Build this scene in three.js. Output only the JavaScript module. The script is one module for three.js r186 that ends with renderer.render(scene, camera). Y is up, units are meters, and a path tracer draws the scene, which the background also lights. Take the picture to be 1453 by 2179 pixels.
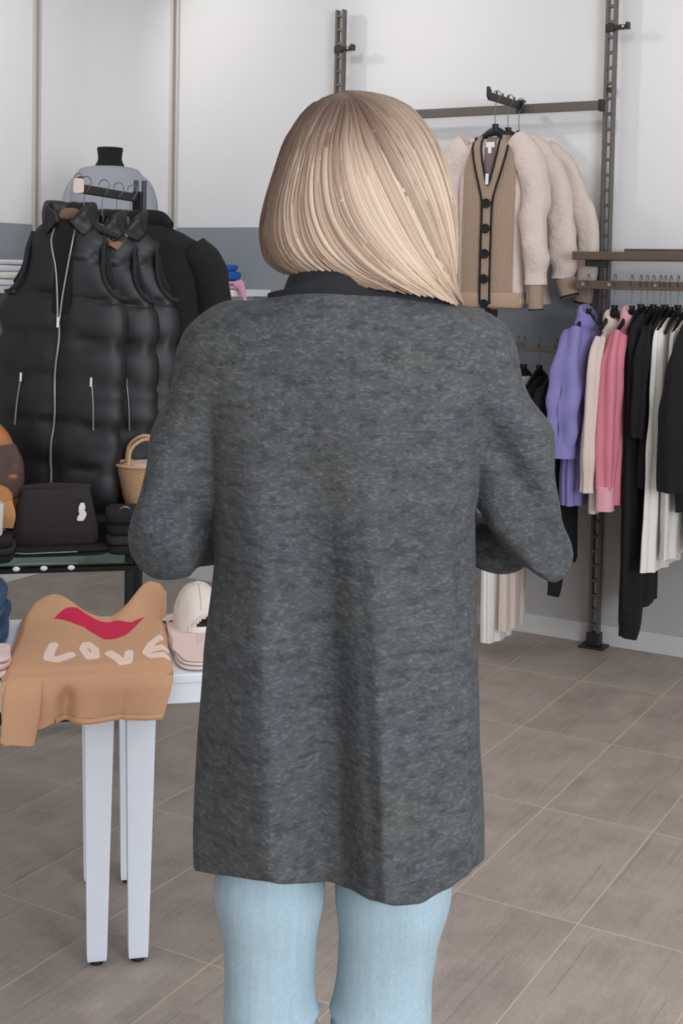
import * as THREE from 'three';
import { mergeGeometries } from 'three/addons/utils/BufferGeometryUtils.js';
import { RoundedBoxGeometry } from 'three/addons/geometries/RoundedBoxGeometry.js';
import { RectAreaLightUniformsLib } from 'three/addons/lights/RectAreaLightUniformsLib.js';
RectAreaLightUniformsLib.init();

// ---------------------------------------------------------------- camera, light, exposure
const EYE = 1.44, YAW = 29.7 * Math.PI / 180, ROLL = 1.07 * Math.PI / 180, PITCH = Math.atan(142 / 2800);
const scene = new THREE.Scene();
scene.background = new THREE.Color(0x0b0c0e);
const camera = new THREE.PerspectiveCamera(2 * Math.atan(1452 / 2800) * 180 / Math.PI, 1453 / 2904, 0.05, 60);
camera.rotation.order = 'YXZ';
camera.position.set(0, EYE, 0);
camera.rotation.set(-PITCH, YAW, ROLL);
camera.setViewOffset(1453, 2904, 0, 725, 1453, 2179);
const renderer = new THREE.WebGLRenderer({ antialias: true });
renderer.toneMapping = THREE.LinearToneMapping;
renderer.toneMappingExposure = 0.87;
renderer.shadowMap.enabled = true;
const LIGHT = { panel: 4.4, spot: 1.9, front: 0.25, side: 19 };
const WARM = 0xfffaf5, COOL = 0xe6effb;

// ---------------------------------------------------------------- helpers
const V3 = (x, y, z) => new THREE.Vector3(x, y, z);
function rngOf(seed) { let s = seed >>> 0; return () => { s = (s + 0x6d2b79f5) | 0; let t = Math.imul(s ^ (s >>> 15), 1 | s); t = (t + Math.imul(t ^ (t >>> 7), 61 | t)) ^ t; return ((t ^ (t >>> 14)) >>> 0) / 4294967296; }; }
const hash = (x, y, z) => { let h = Math.imul(x, 374761393) ^ Math.imul(y, 668265263) ^ Math.imul(z, 2147483647 ^ 1274126177); h = Math.imul(h ^ (h >>> 13), 1274126177); return ((h ^ (h >>> 16)) >>> 0) / 4294967296; };
const fade = (t) => t * t * (3 - 2 * t), lerp = (a, b, t) => a + (b - a) * t, clamp = (v, a = 0, b = 1) => Math.min(b, Math.max(a, v));
const smooth = (a, b, v) => fade(clamp((v - a) / (b - a)));
function noise(x, y, z = 0, per = 0) {
  const X = Math.floor(x), Y = Math.floor(y), Z = Math.floor(z), a = fade(x - X), b = fade(y - Y), c = fade(z - Z);
  const [px, py] = Array.isArray(per) ? per : [per, per], w = (v, p) => (p ? ((v % p) + p) % p : v);
  const h = (i, j, k) => hash(w(X + i, px), w(Y + j, py), Z + k);
  return lerp(lerp(lerp(h(0, 0, 0), h(1, 0, 0), a), lerp(h(0, 1, 0), h(1, 1, 0), a), b), lerp(lerp(h(0, 0, 1), h(1, 0, 1), a), lerp(h(0, 1, 1), h(1, 1, 1), a), b), c) * 2 - 1;
}
const taken = new Map();
function numbered(n) { const k = taken.get(n) || 0; taken.set(n, k + 1); return k ? n + '_' + String(k).padStart(3, '0') : n; }
function tag(o, label, category, group, kind) {
  if (label) o.userData.label = label;
  if (category) o.userData.category = category;
  if (group) o.userData.group = group;
  if (kind) o.userData.kind = kind;
  return o;
}
function thing(name, label, category, pos = [0, 0, 0], turn = 0, group) {
  const o = new THREE.Group(); o.name = numbered(name); scene.add(o);
  o.position.set(...pos); o.rotation.y = turn; tag(o, label, category, group); return o;
}
function mesh(name, geo, mat, parent, label) {
  const m = new THREE.Mesh(Array.isArray(geo) ? merge(geo) : geo, mat);
  m.name = parent ? name : numbered(name); m.castShadow = m.receiveShadow = true;
  if (label) m.userData.label = label;
  (parent || scene).add(m); return m;
}
function struct(name, geo, mat, parent) { const m = mesh(name, geo, mat, parent); if (!parent) m.name = name; m.userData.kind = 'structure'; return m; }
function copy(o, label, pos, turn) {
  const c = o.clone(); c.name = numbered(o.name.replace(/_\d{3}$/, '')); scene.add(c); c.userData = { ...o.userData };
  if (label) c.userData.label = label; if (pos) c.position.set(...pos); if (turn !== undefined) c.rotation.y = turn; return c;
}
function merge(list) { const l = list.map((g) => { const h = g.index ? g.toNonIndexed() : g.clone(); for (const k of Object.keys(h.attributes)) if (!['position', 'normal', 'uv', 'color'].includes(k)) h.deleteAttribute(k); return h; }); const anyColor = l.some((g) => g.attributes.color); if (anyColor) for (const g of l) if (!g.attributes.color) g.setAttribute('color', new THREE.BufferAttribute(new Float32Array(g.attributes.position.count * 3).fill(1), 3)); return mergeGeometries(l); }
const box = (w, h, d, x = 0, y = 0, z = 0, r = 0) => (r ? new RoundedBoxGeometry(w, h, d, 2, r) : new THREE.BoxGeometry(w, h, d)).translate(x, y, z);
const cyl = (r0, r1, h, x = 0, y = 0, z = 0, n = 20) => new THREE.CylinderGeometry(r0, r1, h, n).translate(x, y, z);
const rod = (pts, r, n = 8, closed = false, segs) => new THREE.TubeGeometry(new THREE.CatmullRomCurve3(pts.map((p) => V3(...p)), closed, 'centripetal'), segs || pts.length * 6, r, n, closed);
const cr = (p0, p1, p2, p3, t) => 0.5 * (2 * p1 + (p2 - p0) * t + (2 * p0 - 5 * p1 + 4 * p2 - p3) * t * t + (3 * p1 - p0 - 3 * p2 + p3) * t * t * t);
function table(list, t) {                 // smooth interpolation in a list of number rows, t 0..1
  const n = list.length - 1, f = clamp(t) * n, i = Math.min(n - 1, Math.floor(f)), q = f - i, at = (k) => list[clamp(k, 0, n)];
  return list[0].map((_, c) => cr(at(i - 1)[c], at(i)[c], at(i + 1)[c], at(i + 2)[c], q));
}
function curve(list, y) {                 // piecewise smooth lookup: rows [y, a, b ...] with y descending
  if (y >= list[0][0]) return list[0].slice(1);
  for (let i = 0; i < list.length - 1; i++) if (y >= list[i + 1][0]) {
    const t = fade((list[i][0] - y) / (list[i][0] - list[i + 1][0])); const u = lerp((list[i][0] - y) / (list[i][0] - list[i + 1][0]), t, 0.5);
    return list[i].slice(1).map((v, k) => lerp(v, list[i + 1][k + 1], u));
  }
  return list[list.length - 1].slice(1);
}
function gridGeo(rows, cols, at, wrap, uvScale) {   // surface from at(i, j) -> [x, y, z, u, v]; wrap joins first and last column normals
  const pos = [], uv = [], idx = [];
  for (let i = 0; i <= rows; i++) for (let j = 0; j <= cols; j++) { const p = at(i / rows, j / cols); pos.push(p[0], p[1], p[2]); uv.push(p[3] ?? j / cols, p[4] ?? i / rows); }
  const W = cols + 1;
  for (let i = 0; i < rows; i++) for (let j = 0; j < cols; j++) { const a = i * W + j; idx.push(a, a + W, a + 1, a + 1, a + W, a + W + 1); }
  const g = new THREE.BufferGeometry();
  g.setAttribute('position', new THREE.Float32BufferAttribute(pos, 3)); g.setAttribute('uv', new THREE.Float32BufferAttribute(uv, 2)); g.setIndex(idx); g.computeVertexNormals();
  if (wrap) { const n = g.attributes.normal; for (let i = 0; i <= rows; i++) { const a = i * W, b = a + cols, v = V3(n.getX(a) + n.getX(b), n.getY(a) + n.getY(b), n.getZ(a) + n.getZ(b)).normalize(); n.setXYZ(a, v.x, v.y, v.z); n.setXYZ(b, v.x, v.y, v.z); } }
  return g;
}
// loft of superellipses along a path. rows: [x, y, z, a, b]; a lies along `side`, b across; disp(angle, t, point) pushes outward
function loft(rows, { segs = 40, steps, disp, n = 2.2, side = [1, 0, 0], cap = true, capEnd = cap } = {}) {
  const R = steps || rows.length * 8, S = V3(...side), P = [];
  for (let i = 0; i <= R; i++) P.push(table(rows, i / R));
  let len = 0; const lens = [0];
  for (let i = 1; i <= R; i++) { len += Math.hypot(P[i][0] - P[i - 1][0], P[i][1] - P[i - 1][1], P[i][2] - P[i - 1][2]); lens.push(len); }
  const sp = (v) => Math.sign(v) * Math.pow(Math.abs(v), 2 / n);
  const ring = (i) => {
    const p = P[i], q0 = P[Math.max(0, i - 1)], q1 = P[Math.min(R, i + 1)];
    const T = V3(q1[0] - q0[0], q1[1] - q0[1], q1[2] - q0[2]).normalize();
    const A = S.clone().addScaledVector(T, -S.dot(T)).normalize(), B = T.clone().cross(A);
    return { p, A, B };
  };
  const rings = []; for (let i = 0; i <= R; i++) rings.push(ring(i));
  const point = (ti, tj) => {
    const i = Math.round(ti * R), { p, A, B } = rings[i], th = tj * Math.PI * 2, c = Math.cos(th), s = Math.sin(th);
    let x = p[3] * sp(c), y = p[4] * sp(s);
    const base = [p[0] + A.x * x + B.x * y, p[1] + A.y * x + B.y * y, p[2] + A.z * x + B.z * y];
    if (disp) { const d = disp(th, ti, base), nx = c / Math.max(p[3], 1e-3), ny = s / Math.max(p[4], 1e-3), l = Math.hypot(nx, ny); x += d * nx / l; y += d * ny / l; }
    return [p[0] + A.x * x + B.x * y, p[1] + A.y * x + B.y * y, p[2] + A.z * x + B.z * y, tj * (p[3] + p[4]) * 3, lens[i]];
  };
  const g = [gridGeo(R, segs, (t, j) => point(t, 1 - j), true)];
  const lid = (t, flip) => gridGeo(1, segs, (k, j) => { const q = point(t, flip ? j : 1 - j), c = P[Math.round(t * R)]; return k ? q : [c[0], c[1], c[2], 0, 0]; });
  if (cap) g.push(lid(0, false)); if (capEnd) g.push(lid(1, true));
  return merge(g);
}
const folds = (amp, k, seed, pw = 0.8) => (th, t, p) => amp * Math.pow(t, pw) * (Math.sin(k * th + seed) + 0.6 * Math.sin(2 * k * th + seed * 2.3 + t * 2)) + amp * 0.6 * noise(p[0] * 14 + seed, p[1] * 9, p[2] * 14);
// strip of cloth along a 2-D path lying on the front surface zf(x, y)
function strip(path, w, t, zf, off = 0, sub = 8) {
  const out = [], pts = []; for (let i = 0; i <= path.length * sub; i++) pts.push(table(path, i / (path.length * sub)));
  const frame = (i) => { const a = pts[Math.max(0, i - 1)], b = pts[Math.min(pts.length - 1, i + 1)], dx = b[0] - a[0], dy = b[1] - a[1], l = Math.hypot(dx, dy) || 1; return [-dy / l, dx / l]; };
  const N = pts.length - 1, prof = [[-1, -0.6], [-1, 0.5], [-0.8, 1], [0.8, 1], [1, 0.5], [1, -0.6], [-1, -0.6]];
  return gridGeo(N, 6, (i, j) => { const k = Math.round(i * N), [nx, ny] = frame(k), [u, v] = prof[Math.round(j * 6)], x = pts[k][0] + nx * u * w / 2, y = pts[k][1] + ny * u * w / 2; return [x, y, zf(x, y) + off + v * t, x, y]; });
}
// ---------------------------------------------------------------- signed distances and surface nets
const smin = (a, b, k) => { const h = Math.max(k - Math.abs(a - b), 0) / k; return Math.min(a, b) - h * h * k * 0.25; };
function cone(px, py, pz, a, b, ra, rb) {          // tapered capsule
  const bx = b[0] - a[0], by = b[1] - a[1], bz = b[2] - a[2], x = px - a[0], y = py - a[1], z = pz - a[2];
  const t = clamp((x * bx + y * by + z * bz) / (bx * bx + by * by + bz * bz));
  return Math.hypot(x - bx * t, y - by * t, z - bz * t) - lerp(ra, rb, t);
}
const ell = (x, y, z, c, r) => { const a = (x - c[0]) / r[0], b = (y - c[1]) / r[1], d = (z - c[2]) / r[2]; return (Math.sqrt(a * a + b * b + d * d) - 1) * Math.min(...r); };
function surfaceNets(f, lo, hi, h, uv = 1) {
  const nx = Math.ceil((hi[0] - lo[0]) / h) + 1, ny = Math.ceil((hi[1] - lo[1]) / h) + 1, nz = Math.ceil((hi[2] - lo[2]) / h) + 1;
  const v = new Float32Array(nx * ny * nz), id = (i, j, k) => (k * ny + j) * nx + i;
  for (let k = 0; k < nz; k++) for (let j = 0; j < ny; j++) for (let i = 0; i < nx; i++) v[id(i, j, k)] = f(lo[0] + i * h, lo[1] + j * h, lo[2] + k * h);
  const cell = new Int32Array(nx * ny * nz).fill(-1), pos = [], idx = [];
  for (let k = 0; k < nz - 1; k++) for (let j = 0; j < ny - 1; j++) for (let i = 0; i < nx - 1; i++) {
    let m = 0, n = 0, sx = 0, sy = 0, sz = 0; const c = [];
    for (let q = 0; q < 8; q++) { const d = v[id(i + (q & 1), j + ((q >> 1) & 1), k + (q >> 2))]; c.push(d); if (d < 0) m |= 1 << q; }
    if (m === 0 || m === 255) continue;
    for (let q = 0; q < 8; q++) for (const e of [1, 2, 4]) if (!(q & e)) { const a = c[q], b = c[q | e]; if ((a < 0) !== (b < 0)) { const t = a / (a - b); n++; sx += (q & 1) + (e === 1 ? t : 0); sy += ((q >> 1) & 1) + (e === 2 ? t : 0); sz += (q >> 2) + (e === 4 ? t : 0); } }
    cell[id(i, j, k)] = pos.length / 3; pos.push(lo[0] + (i + sx / n) * h, lo[1] + (j + sy / n) * h, lo[2] + (k + sz / n) * h);
  }
  const quad = (a, b, c, d, flip) => { if (a < 0 || b < 0 || c < 0 || d < 0) return; if (flip) idx.push(a, c, b, a, d, c); else idx.push(a, b, c, a, c, d); };
  for (let k = 1; k < nz - 1; k++) for (let j = 1; j < ny - 1; j++) for (let i = 1; i < nx - 1; i++) {
    const s = v[id(i, j, k)] < 0;
    if (s !== v[id(i + 1, j, k)] < 0) quad(cell[id(i, j - 1, k - 1)], cell[id(i, j, k - 1)], cell[id(i, j, k)], cell[id(i, j - 1, k)], !s);
    if (s !== v[id(i, j + 1, k)] < 0) quad(cell[id(i - 1, j, k - 1)], cell[id(i - 1, j, k)], cell[id(i, j, k)], cell[id(i, j, k - 1)], !s);
    if (s !== v[id(i, j, k + 1)] < 0) quad(cell[id(i - 1, j - 1, k)], cell[id(i, j - 1, k)], cell[id(i, j, k)], cell[id(i - 1, j, k)], !s);
  }
  const g = new THREE.BufferGeometry(); g.setAttribute('position', new THREE.Float32BufferAttribute(pos, 3)); g.setIndex(idx); g.computeVertexNormals();
  // box mapping in metres, triangle by triangle
  const G = g.toNonIndexed(), P = G.attributes.position, U = new Float32Array(P.count * 2), A = V3(), B = V3(), C = V3();
  for (let t = 0; t < P.count; t += 3) {
    A.fromBufferAttribute(P, t); B.fromBufferAttribute(P, t + 1); C.fromBufferAttribute(P, t + 2);
    const n = B.clone().sub(A).cross(C.clone().sub(A)), ax = Math.abs(n.x), ay = Math.abs(n.y), az = Math.abs(n.z), m = az * 1.3 >= Math.max(ax, ay) ? 2 : ax >= ay ? 0 : 1;
    [A, B, C].forEach((q, i) => { U[(t + i) * 2] = (m === 0 ? q.z + 0.37 : q.x) * uv; U[(t + i) * 2 + 1] = (m === 1 ? q.z : q.y) * uv; });
  }
  G.setAttribute('uv', new THREE.BufferAttribute(U, 2)); return G;
}

// ---------------------------------------------------------------- textures and materials
function tex(w, h, fn, { srgb = true, repeat = [1, 1] } = {}) {
  const d = new Uint8Array(w * h * 4);
  for (let y = 0; y < h; y++) for (let x = 0; x < w; x++) { const c = fn(x / w, y / h, x, y), o = (y * w + x) * 4, a = Array.isArray(c) ? c : [c, c, c]; d[o] = clamp(a[0], 0, 255); d[o + 1] = clamp(a[1], 0, 255); d[o + 2] = clamp(a[2], 0, 255); d[o + 3] = 255; }
  const t = new THREE.DataTexture(d, w, h); t.wrapS = t.wrapT = THREE.RepeatWrapping; t.magFilter = THREE.LinearFilter; t.minFilter = THREE.LinearMipmapLinearFilter; t.generateMipmaps = true;
  if (srgb) t.colorSpace = THREE.SRGBColorSpace; t.repeat.set(...repeat); t.needsUpdate = true; return t;
}
const std = (o) => new THREE.MeshStandardMaterial({ roughness: 0.8, side: THREE.DoubleSide, ...o });
const phys = (o) => new THREE.MeshPhysicalMaterial({ roughness: 0.8, side: THREE.DoubleSide, ...o });
const fbm = (x, y, per, z = 0) => noise(x * per, y * per, z, per) * 0.5 + noise(x * per * 2, y * per * 2, z + 3, per * 2) * 0.3 + noise(x * per * 4, y * per * 4, z + 7, per * 4) * 0.2;
const weaveBump = tex(128, 128, (u, v) => 128 + 60 * Math.sin(u * Math.PI * 64) * Math.sin(v * Math.PI * 64) + 40 * noise(u * 32, v * 32, 1, 32), { srgb: false, repeat: [12, 12] });
const cloth = (color, o = {}) => phys({ color, roughness: 0.92, sheen: 0.25, sheenRoughness: 0.6, sheenColor: new THREE.Color(color).lerp(new THREE.Color(0xffffff), 0.3), bumpMap: weaveBump, bumpScale: 0.0006, ...o });
const heather = tex(1024, 1024, (u, v) => {
  const per = (a, b, z) => noise(u * a, v * b, z, [a, b]), m = per(40, 90, 5), f = per(130, 270, 9), b = fbm(u, v, 5, 4), s = per(18, 60, 21);
  const k = 69 + 5 * b + 5 * m + 8 * f + 3 * s + (f > 0.5 ? 8 : 0) - (m < -0.5 ? 6 : 0), w = noise(u * 7, v * 7, 14, 7);
  return [k + 1.5 * w - 0.5, k + 0.8, k + 0.6 - 2 * w];
}, { repeat: [1 / 0.55, 1 / 0.55] });
const heatherBump = tex(512, 512, (u, v) => 128 + 60 * noise(u * 80, v * 160, 3, [80, 160]) + 50 * noise(u * 40, v * 40, 8, 40), { srgb: false, repeat: [1 / 0.3, 1 / 0.3] });
const denimTex = tex(512, 512, (u, v) => { const s = noise(u * 90, v * 6, 3, [90, 6]), f = noise(u * 200, v * 120, 6, [200, 120]), b = fbm(u, v, 4, 2), k = 1 + 0.02 * s + 0.03 * f + 0.06 * b; return [152 * k, 171 * k, 178 * k]; }, { repeat: [1 / 0.35, 1 / 0.35] });
function tileTex(seed) {
  const r = rngOf(seed), blocks = []; for (let i = 0; i < 9; i++) blocks.push([r() * 1.2 - 0.1, r() * 1.2 - 0.1, 0.1 + r() * 0.25, 0.06 + r() * 0.22, (r() - 0.55) * 16]);
  const lines = []; for (let i = 0; i < 5; i++) lines.push([r(), r() * 0.7, 0.15 + r() * 0.5, 0.004 + r() * 0.008]);
  return tex(256, 448, (u, v) => {
    let k = 166 + 14 * fbm(u, v * 1.6, 3, seed) + 4 * noise(u * 40, v * 5, seed) + 5 * noise(u * 90, v * 90, seed + 2);
    for (const b of blocks) { const d = Math.max(Math.abs(u - b[0]) - b[2] / 2, Math.abs(v - b[1]) - b[3] / 2) + 0.02 * noise(u * 20, v * 20, 5); k += b[4] * smooth(0.02, -0.02, d); }
    for (const l of lines) if (v > l[1] && v < l[1] + l[2]) k -= 20 * smooth(l[3], 0, Math.abs(u - l[0] + 0.01 * noise(v * 12, l[0] * 9, 2))) * smooth(0, 0.06, Math.min(v - l[1], l[1] + l[2] - v));
    return [k * 1.035, k * 0.955, k * 0.89];
  });
}
const M = {
  wall: std({ color: 0xe4e3e2, roughness: 0.9 }), grey: std({ color: 0x8d9296, roughness: 0.9 }), white: std({ color: 0xebebec, roughness: 0.55 }),
  ceil: std({ color: 0xeeeeee, roughness: 0.95 }), grout: std({ color: 0xcdbba9, roughness: 0.95 }), sub: std({ color: 0x8d8279, roughness: 0.9 }),
  strip: std({ color: 0xd3cfc9, roughness: 0.4, metalness: 0.5 }), slot: std({ color: 0x9c958a, roughness: 0.5 }),
  steel: std({ color: 0x6d6862, roughness: 0.42, metalness: 0.6 }), darkSteel: std({ color: 0x3a3937, roughness: 0.45, metalness: 0.6 }), chrome: std({ color: 0xd8d8d8, roughness: 0.25, metalness: 1 }), wire: std({ color: 0x77767a, roughness: 0.4, metalness: 0.8 }),
  bronze: std({ color: 0x7d6a5a, roughness: 0.4, metalness: 0.35, map: tex(512, 64, (u, v) => { const k = 215 + 22 * noise(u * 12, v * 50, 2) + 14 * noise(u * 40, v * 20, 5); return [k, k, k]; }) }),
  plastic: std({ color: 0x141415, roughness: 0.4 }), blackMetal: std({ color: 0x1d1f22, roughness: 0.4, metalness: 0.5 }),
  table: std({ color: 0xe9edf3, roughness: 0.4 }), foot: std({ color: 0x1c1c1e, roughness: 0.7 }),
  glass: phys({ color: 0xd9efe9, roughness: 0.03, transmission: 1, thickness: 0.01, ior: 1.5, attenuationColor: new THREE.Color(0x5fa89a), attenuationDistance: 0.12, side: THREE.FrontSide }),
  sweater: phys({ map: heather, bumpMap: heatherBump, bumpScale: 0.002, roughness: 1, sheen: 0.12, sheenRoughness: 0.5, sheenColor: new THREE.Color(0x8a8f92) }),
  jeans: phys({ map: denimTex, bumpMap: weaveBump, bumpScale: 0.0004, roughness: 0.95, color: 0xffffff }),
  skin: phys({ color: 0xd9a58a, roughness: 0.55, sheen: 0.2, sheenColor: new THREE.Color(0xffc0a0) }), blackKnit: cloth(0x1a1a1d), shoe: std({ color: 0xe6e4e0, roughness: 0.6 }), sole: std({ color: 0xf2f0ec }), eye: std({ color: 0xf3f0ec, roughness: 0.2 }), iris: std({ color: 0x3f5a66, roughness: 0.15 }), lip: std({ color: 0xb4605a, roughness: 0.5 }),
  vest: phys({ color: 0x121112, roughness: 0.5, sheen: 0.3, sheenColor: new THREE.Color(0x332f2c), sheenRoughness: 0.4 }), vestLining: cloth(0x0e0e0f), binding: cloth(0x252628), brown: std({ color: 0x8a6448, roughness: 0.5 }),
  zip: std({ color: 0x8e8e8c, roughness: 0.35, metalness: 0.8 }), blackFelt: cloth(0x151517), greyKnit: cloth(0xa2a5ab, { bumpScale: 0.0015 }),
};
const tiles = [1, 2, 3, 4, 5, 6].map((s) => std({ map: tileTex(s * 17), roughness: 0.5 }));

// ---------------------------------------------------------------- the room
const XL = -4.29, XR = 3.4, ZB = -4.985, ZF = 3.6, HC = 3.15;
struct('wall_back', box(XR - XL + 0.4, HC + 0.2, 0.2, (XL + XR) / 2, HC / 2, ZB - 0.1), M.wall);
struct('wall_left', box(0.2, HC + 0.2, ZF - ZB + 0.4, XL - 0.1, HC / 2, (ZF + ZB) / 2), M.wall);
struct('ceiling', box(XR - XL + 0.4, 0.2, ZF - ZB + 0.4, (XL + XR) / 2, HC + 0.1, (ZF + ZB) / 2), M.ceil);
const floor = struct('floor', box(XR - XL + 0.4, 0.2, ZF - ZB + 0.4, (XL + XR) / 2, -0.1012, (ZF + ZB) / 2), M.grout);
{ // stack-bonded plank tiles, each its own piece; joints 4 mm
  const TW = 0.299, TL = 0.572, g = new RoundedBoxGeometry(TW - 0.004, 0.006, TL - 0.004, 1, 0.0012), r = rngOf(5);
  for (let i = -11; i < 10; i++) for (let k = -5; k < 5; k++) {
    const x = -1.243 + TW * (i + 0.5), z = -2.2 - TL * (k + 0.5);
    if (x - TW / 2 < XL - 0.3 || x > 1.4) continue;
    const t = mesh('tile', g, tiles[Math.floor(r() * 6)], floor); t.position.set(x, -0.003, z); t.rotation.y = r() < 0.5 ? Math.PI : 0;
  }
}
// grey painted band low on the two walls in the corner
struct('trim_1', box(2.62, 0.66, 0.006, XL + 1.31, 1.317, ZB + 0.003), M.grey);
struct('trim_2', box(0.006, 0.66, 4.6, XL + 0.003, 1.317, ZB + 2.3), M.grey);
struct('trim_7', box(XR - XL - 0.01, 0.908, 0.005, (XL + XR) / 2, 0.533, ZB + 0.0025), std({ color: 0xaeaba6, roughness: 0.9 }));  // shade on the lower back wall, put into the colour as a darker tone
struct('baseboard_back', box(XR - XL, 0.08, 0.014, (XL + XR) / 2, 0.04, ZB + 0.007, 0.004), std({ color: 0xcac7c2, roughness: 0.8 }));
struct('baseboard_left', box(0.014, 0.08, ZF - ZB, XL + 0.007, 0.04, (ZF + ZB) / 2, 0.004), M.wall);
// slim metal channels set in the panelled walls
struct('trim_3', [box(0.012, 2.9, 0.012, -3.775, 1.6, ZB + 0.006), box(0.012, 2.9, 0.012, -3.745, 1.6, ZB + 0.006)], M.strip);
struct('trim_4', box(0.02, 2.9, 0.004, -3.76, 1.6, ZB + 0.002), M.slot);
struct('trim_5', [box(0.012, 2.9, 0.014, XL + 0.006, 1.6, -4.64), box(0.012, 2.9, 0.014, XL + 0.006, 1.6, -4.605)], M.strip);
struct('trim_6', box(0.004, 2.9, 0.022, XL + 0.002, 1.6, -4.622), M.slot);
// shop front behind the camera and side window: frames with bright daylight panes
function opening(n, w, h, cx, cy, cz, turn, power) {
  const o = new THREE.Group(); o.name = 'window_' + n; o.position.set(cx, cy, cz); o.rotation.y = turn; o.userData.kind = 'structure'; scene.add(o);
  const f = 0.05; mesh('window_frame', [box(w + 2 * f, f, 0.1, 0, h / 2 + f / 2, 0), box(w + 2 * f, f, 0.1, 0, -h / 2 - f / 2, 0), box(f, h, 0.1, -w / 2 - f / 2, 0, 0), box(f, h, 0.1, w / 2 + f / 2, 0, 0), box(f, h, 0.06, 0, 0, 0.02)], M.darkSteel, o);
  const p = mesh('pane', box(w, h, 0.02), new THREE.MeshStandardMaterial({ color: 0x222222, emissive: COOL, emissiveIntensity: 1.2, roughness: 0.2 }), o);
  p.castShadow = false;
  const l = new THREE.RectAreaLight(COOL, power, w, h); l.position.set(0, 0, -0.08); o.add(l); l.lookAt(o.localToWorld(V3(0, 0, -3)));
}
struct('wall_front', box(XR - XL + 0.4, HC + 0.2, 0.2, (XL + XR) / 2, HC / 2, ZF + 0.1), std({ color: 0x55514e, roughness: 0.9 }));
struct('wall_right', box(0.2, HC + 0.2, ZF - ZB + 0.4, XR + 0.1, HC / 2, (ZF + ZB) / 2), M.wall);
opening(1, 4.4, 2.3, -0.3, 1.3, ZF - 0.05, 0, LIGHT.front);
opening(2, 3.4, 1.6, XR - 0.05, 1.85, 1.0, Math.PI / 2, LIGHT.side);
function panel(x, z, w, d, label, k = 1) {  // unseen area lamp on the ceiling, added as general fill
  const o = thing('fill_panel_light', label, 'fill light', [x, HC, z], 0);
  mesh('frame', [box(w + 0.06, 0.03, 0.03, 0, -0.015, d / 2 + 0.015), box(w + 0.06, 0.03, 0.03, 0, -0.015, -d / 2 - 0.015), box(0.03, 0.03, d, w / 2 + 0.015, -0.015, 0), box(0.03, 0.03, d, -w / 2 - 0.015, -0.015, 0)], M.white, o);
  mesh('diffuser', box(w, 0.01, d, 0, -0.008, 0), new THREE.MeshStandardMaterial({ color: 0x888888, emissive: WARM, emissiveIntensity: 1.2 }), o);
  const l = new THREE.RectAreaLight(WARM, LIGHT.panel * k, w, d); l.position.set(0, -0.03, 0); o.add(l); l.lookAt(x, -5, z);
}
panel(-2.6, -2.9, 1.2, 0.6, 'added fill panel on the ceiling above the display tables', 0.5);
panel(-0.6, -3.0, 1.2, 0.6, 'added fill panel on the ceiling above the right clothes rail');
panel(0.9, -1.2, 1.2, 0.6, 'added fill panel on the ceiling right of the woman');
function spot(x, z, aim, power, label) {
  const o = thing('track_spotlight', label, 'spotlight', [x, HC, z], 0), d = V3(aim[0] - x, aim[1] - HC + 0.2, aim[2] - z).normalize();
  mesh('mount', [cyl(0.05, 0.05, 0.025, 0, -0.0125, 0), cyl(0.01, 0.01, 0.12, 0, -0.08, 0)], M.white, o);
  const hg = cyl(0.045, 0.055, 0.14, 0, 0, 0); const h = mesh('housing', hg, M.white, o); h.position.set(0, -0.2, 0); h.quaternion.setFromUnitVectors(V3(0, -1, 0), d);
  const e = mesh('lens', cyl(0.045, 0.045, 0.006, 0, -0.072, 0), new THREE.MeshStandardMaterial({ color: 0x999999, emissive: WARM, emissiveIntensity: 2 }), h); e.castShadow = false;
  const l = new THREE.SpotLight(WARM, power, 0, 0.75, 0.9, 2); l.position.copy(V3(0, -0.2, 0).addScaledVector(d, 0.09)); l.castShadow = true; l.shadow.radius = 2; o.add(l);
  l.target.position.set(aim[0] - x, aim[1] - HC, aim[2] - z); o.add(l.target);
}
spot(-3.9, -4.05, [-3.2, 2.35, ZB], LIGHT.spot, 'white ceiling spotlight aimed at the wall beside the left channel');
spot(-2.9, -3.9, [-2.05, 2.3, ZB], LIGHT.spot, 'white ceiling spotlight aimed above the beige jackets');
spot(-1.5, -3.8, [-0.9, 2.2, ZB], LIGHT.spot * 0.6, 'white ceiling spotlight aimed above the right shelf');
spot(-3.3, -3.5, [XL, 2.2, -4.3], LIGHT.spot * 1.3, 'added ceiling spotlight brightening the left wall');  // extra lamp added to brighten the left wall

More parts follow.
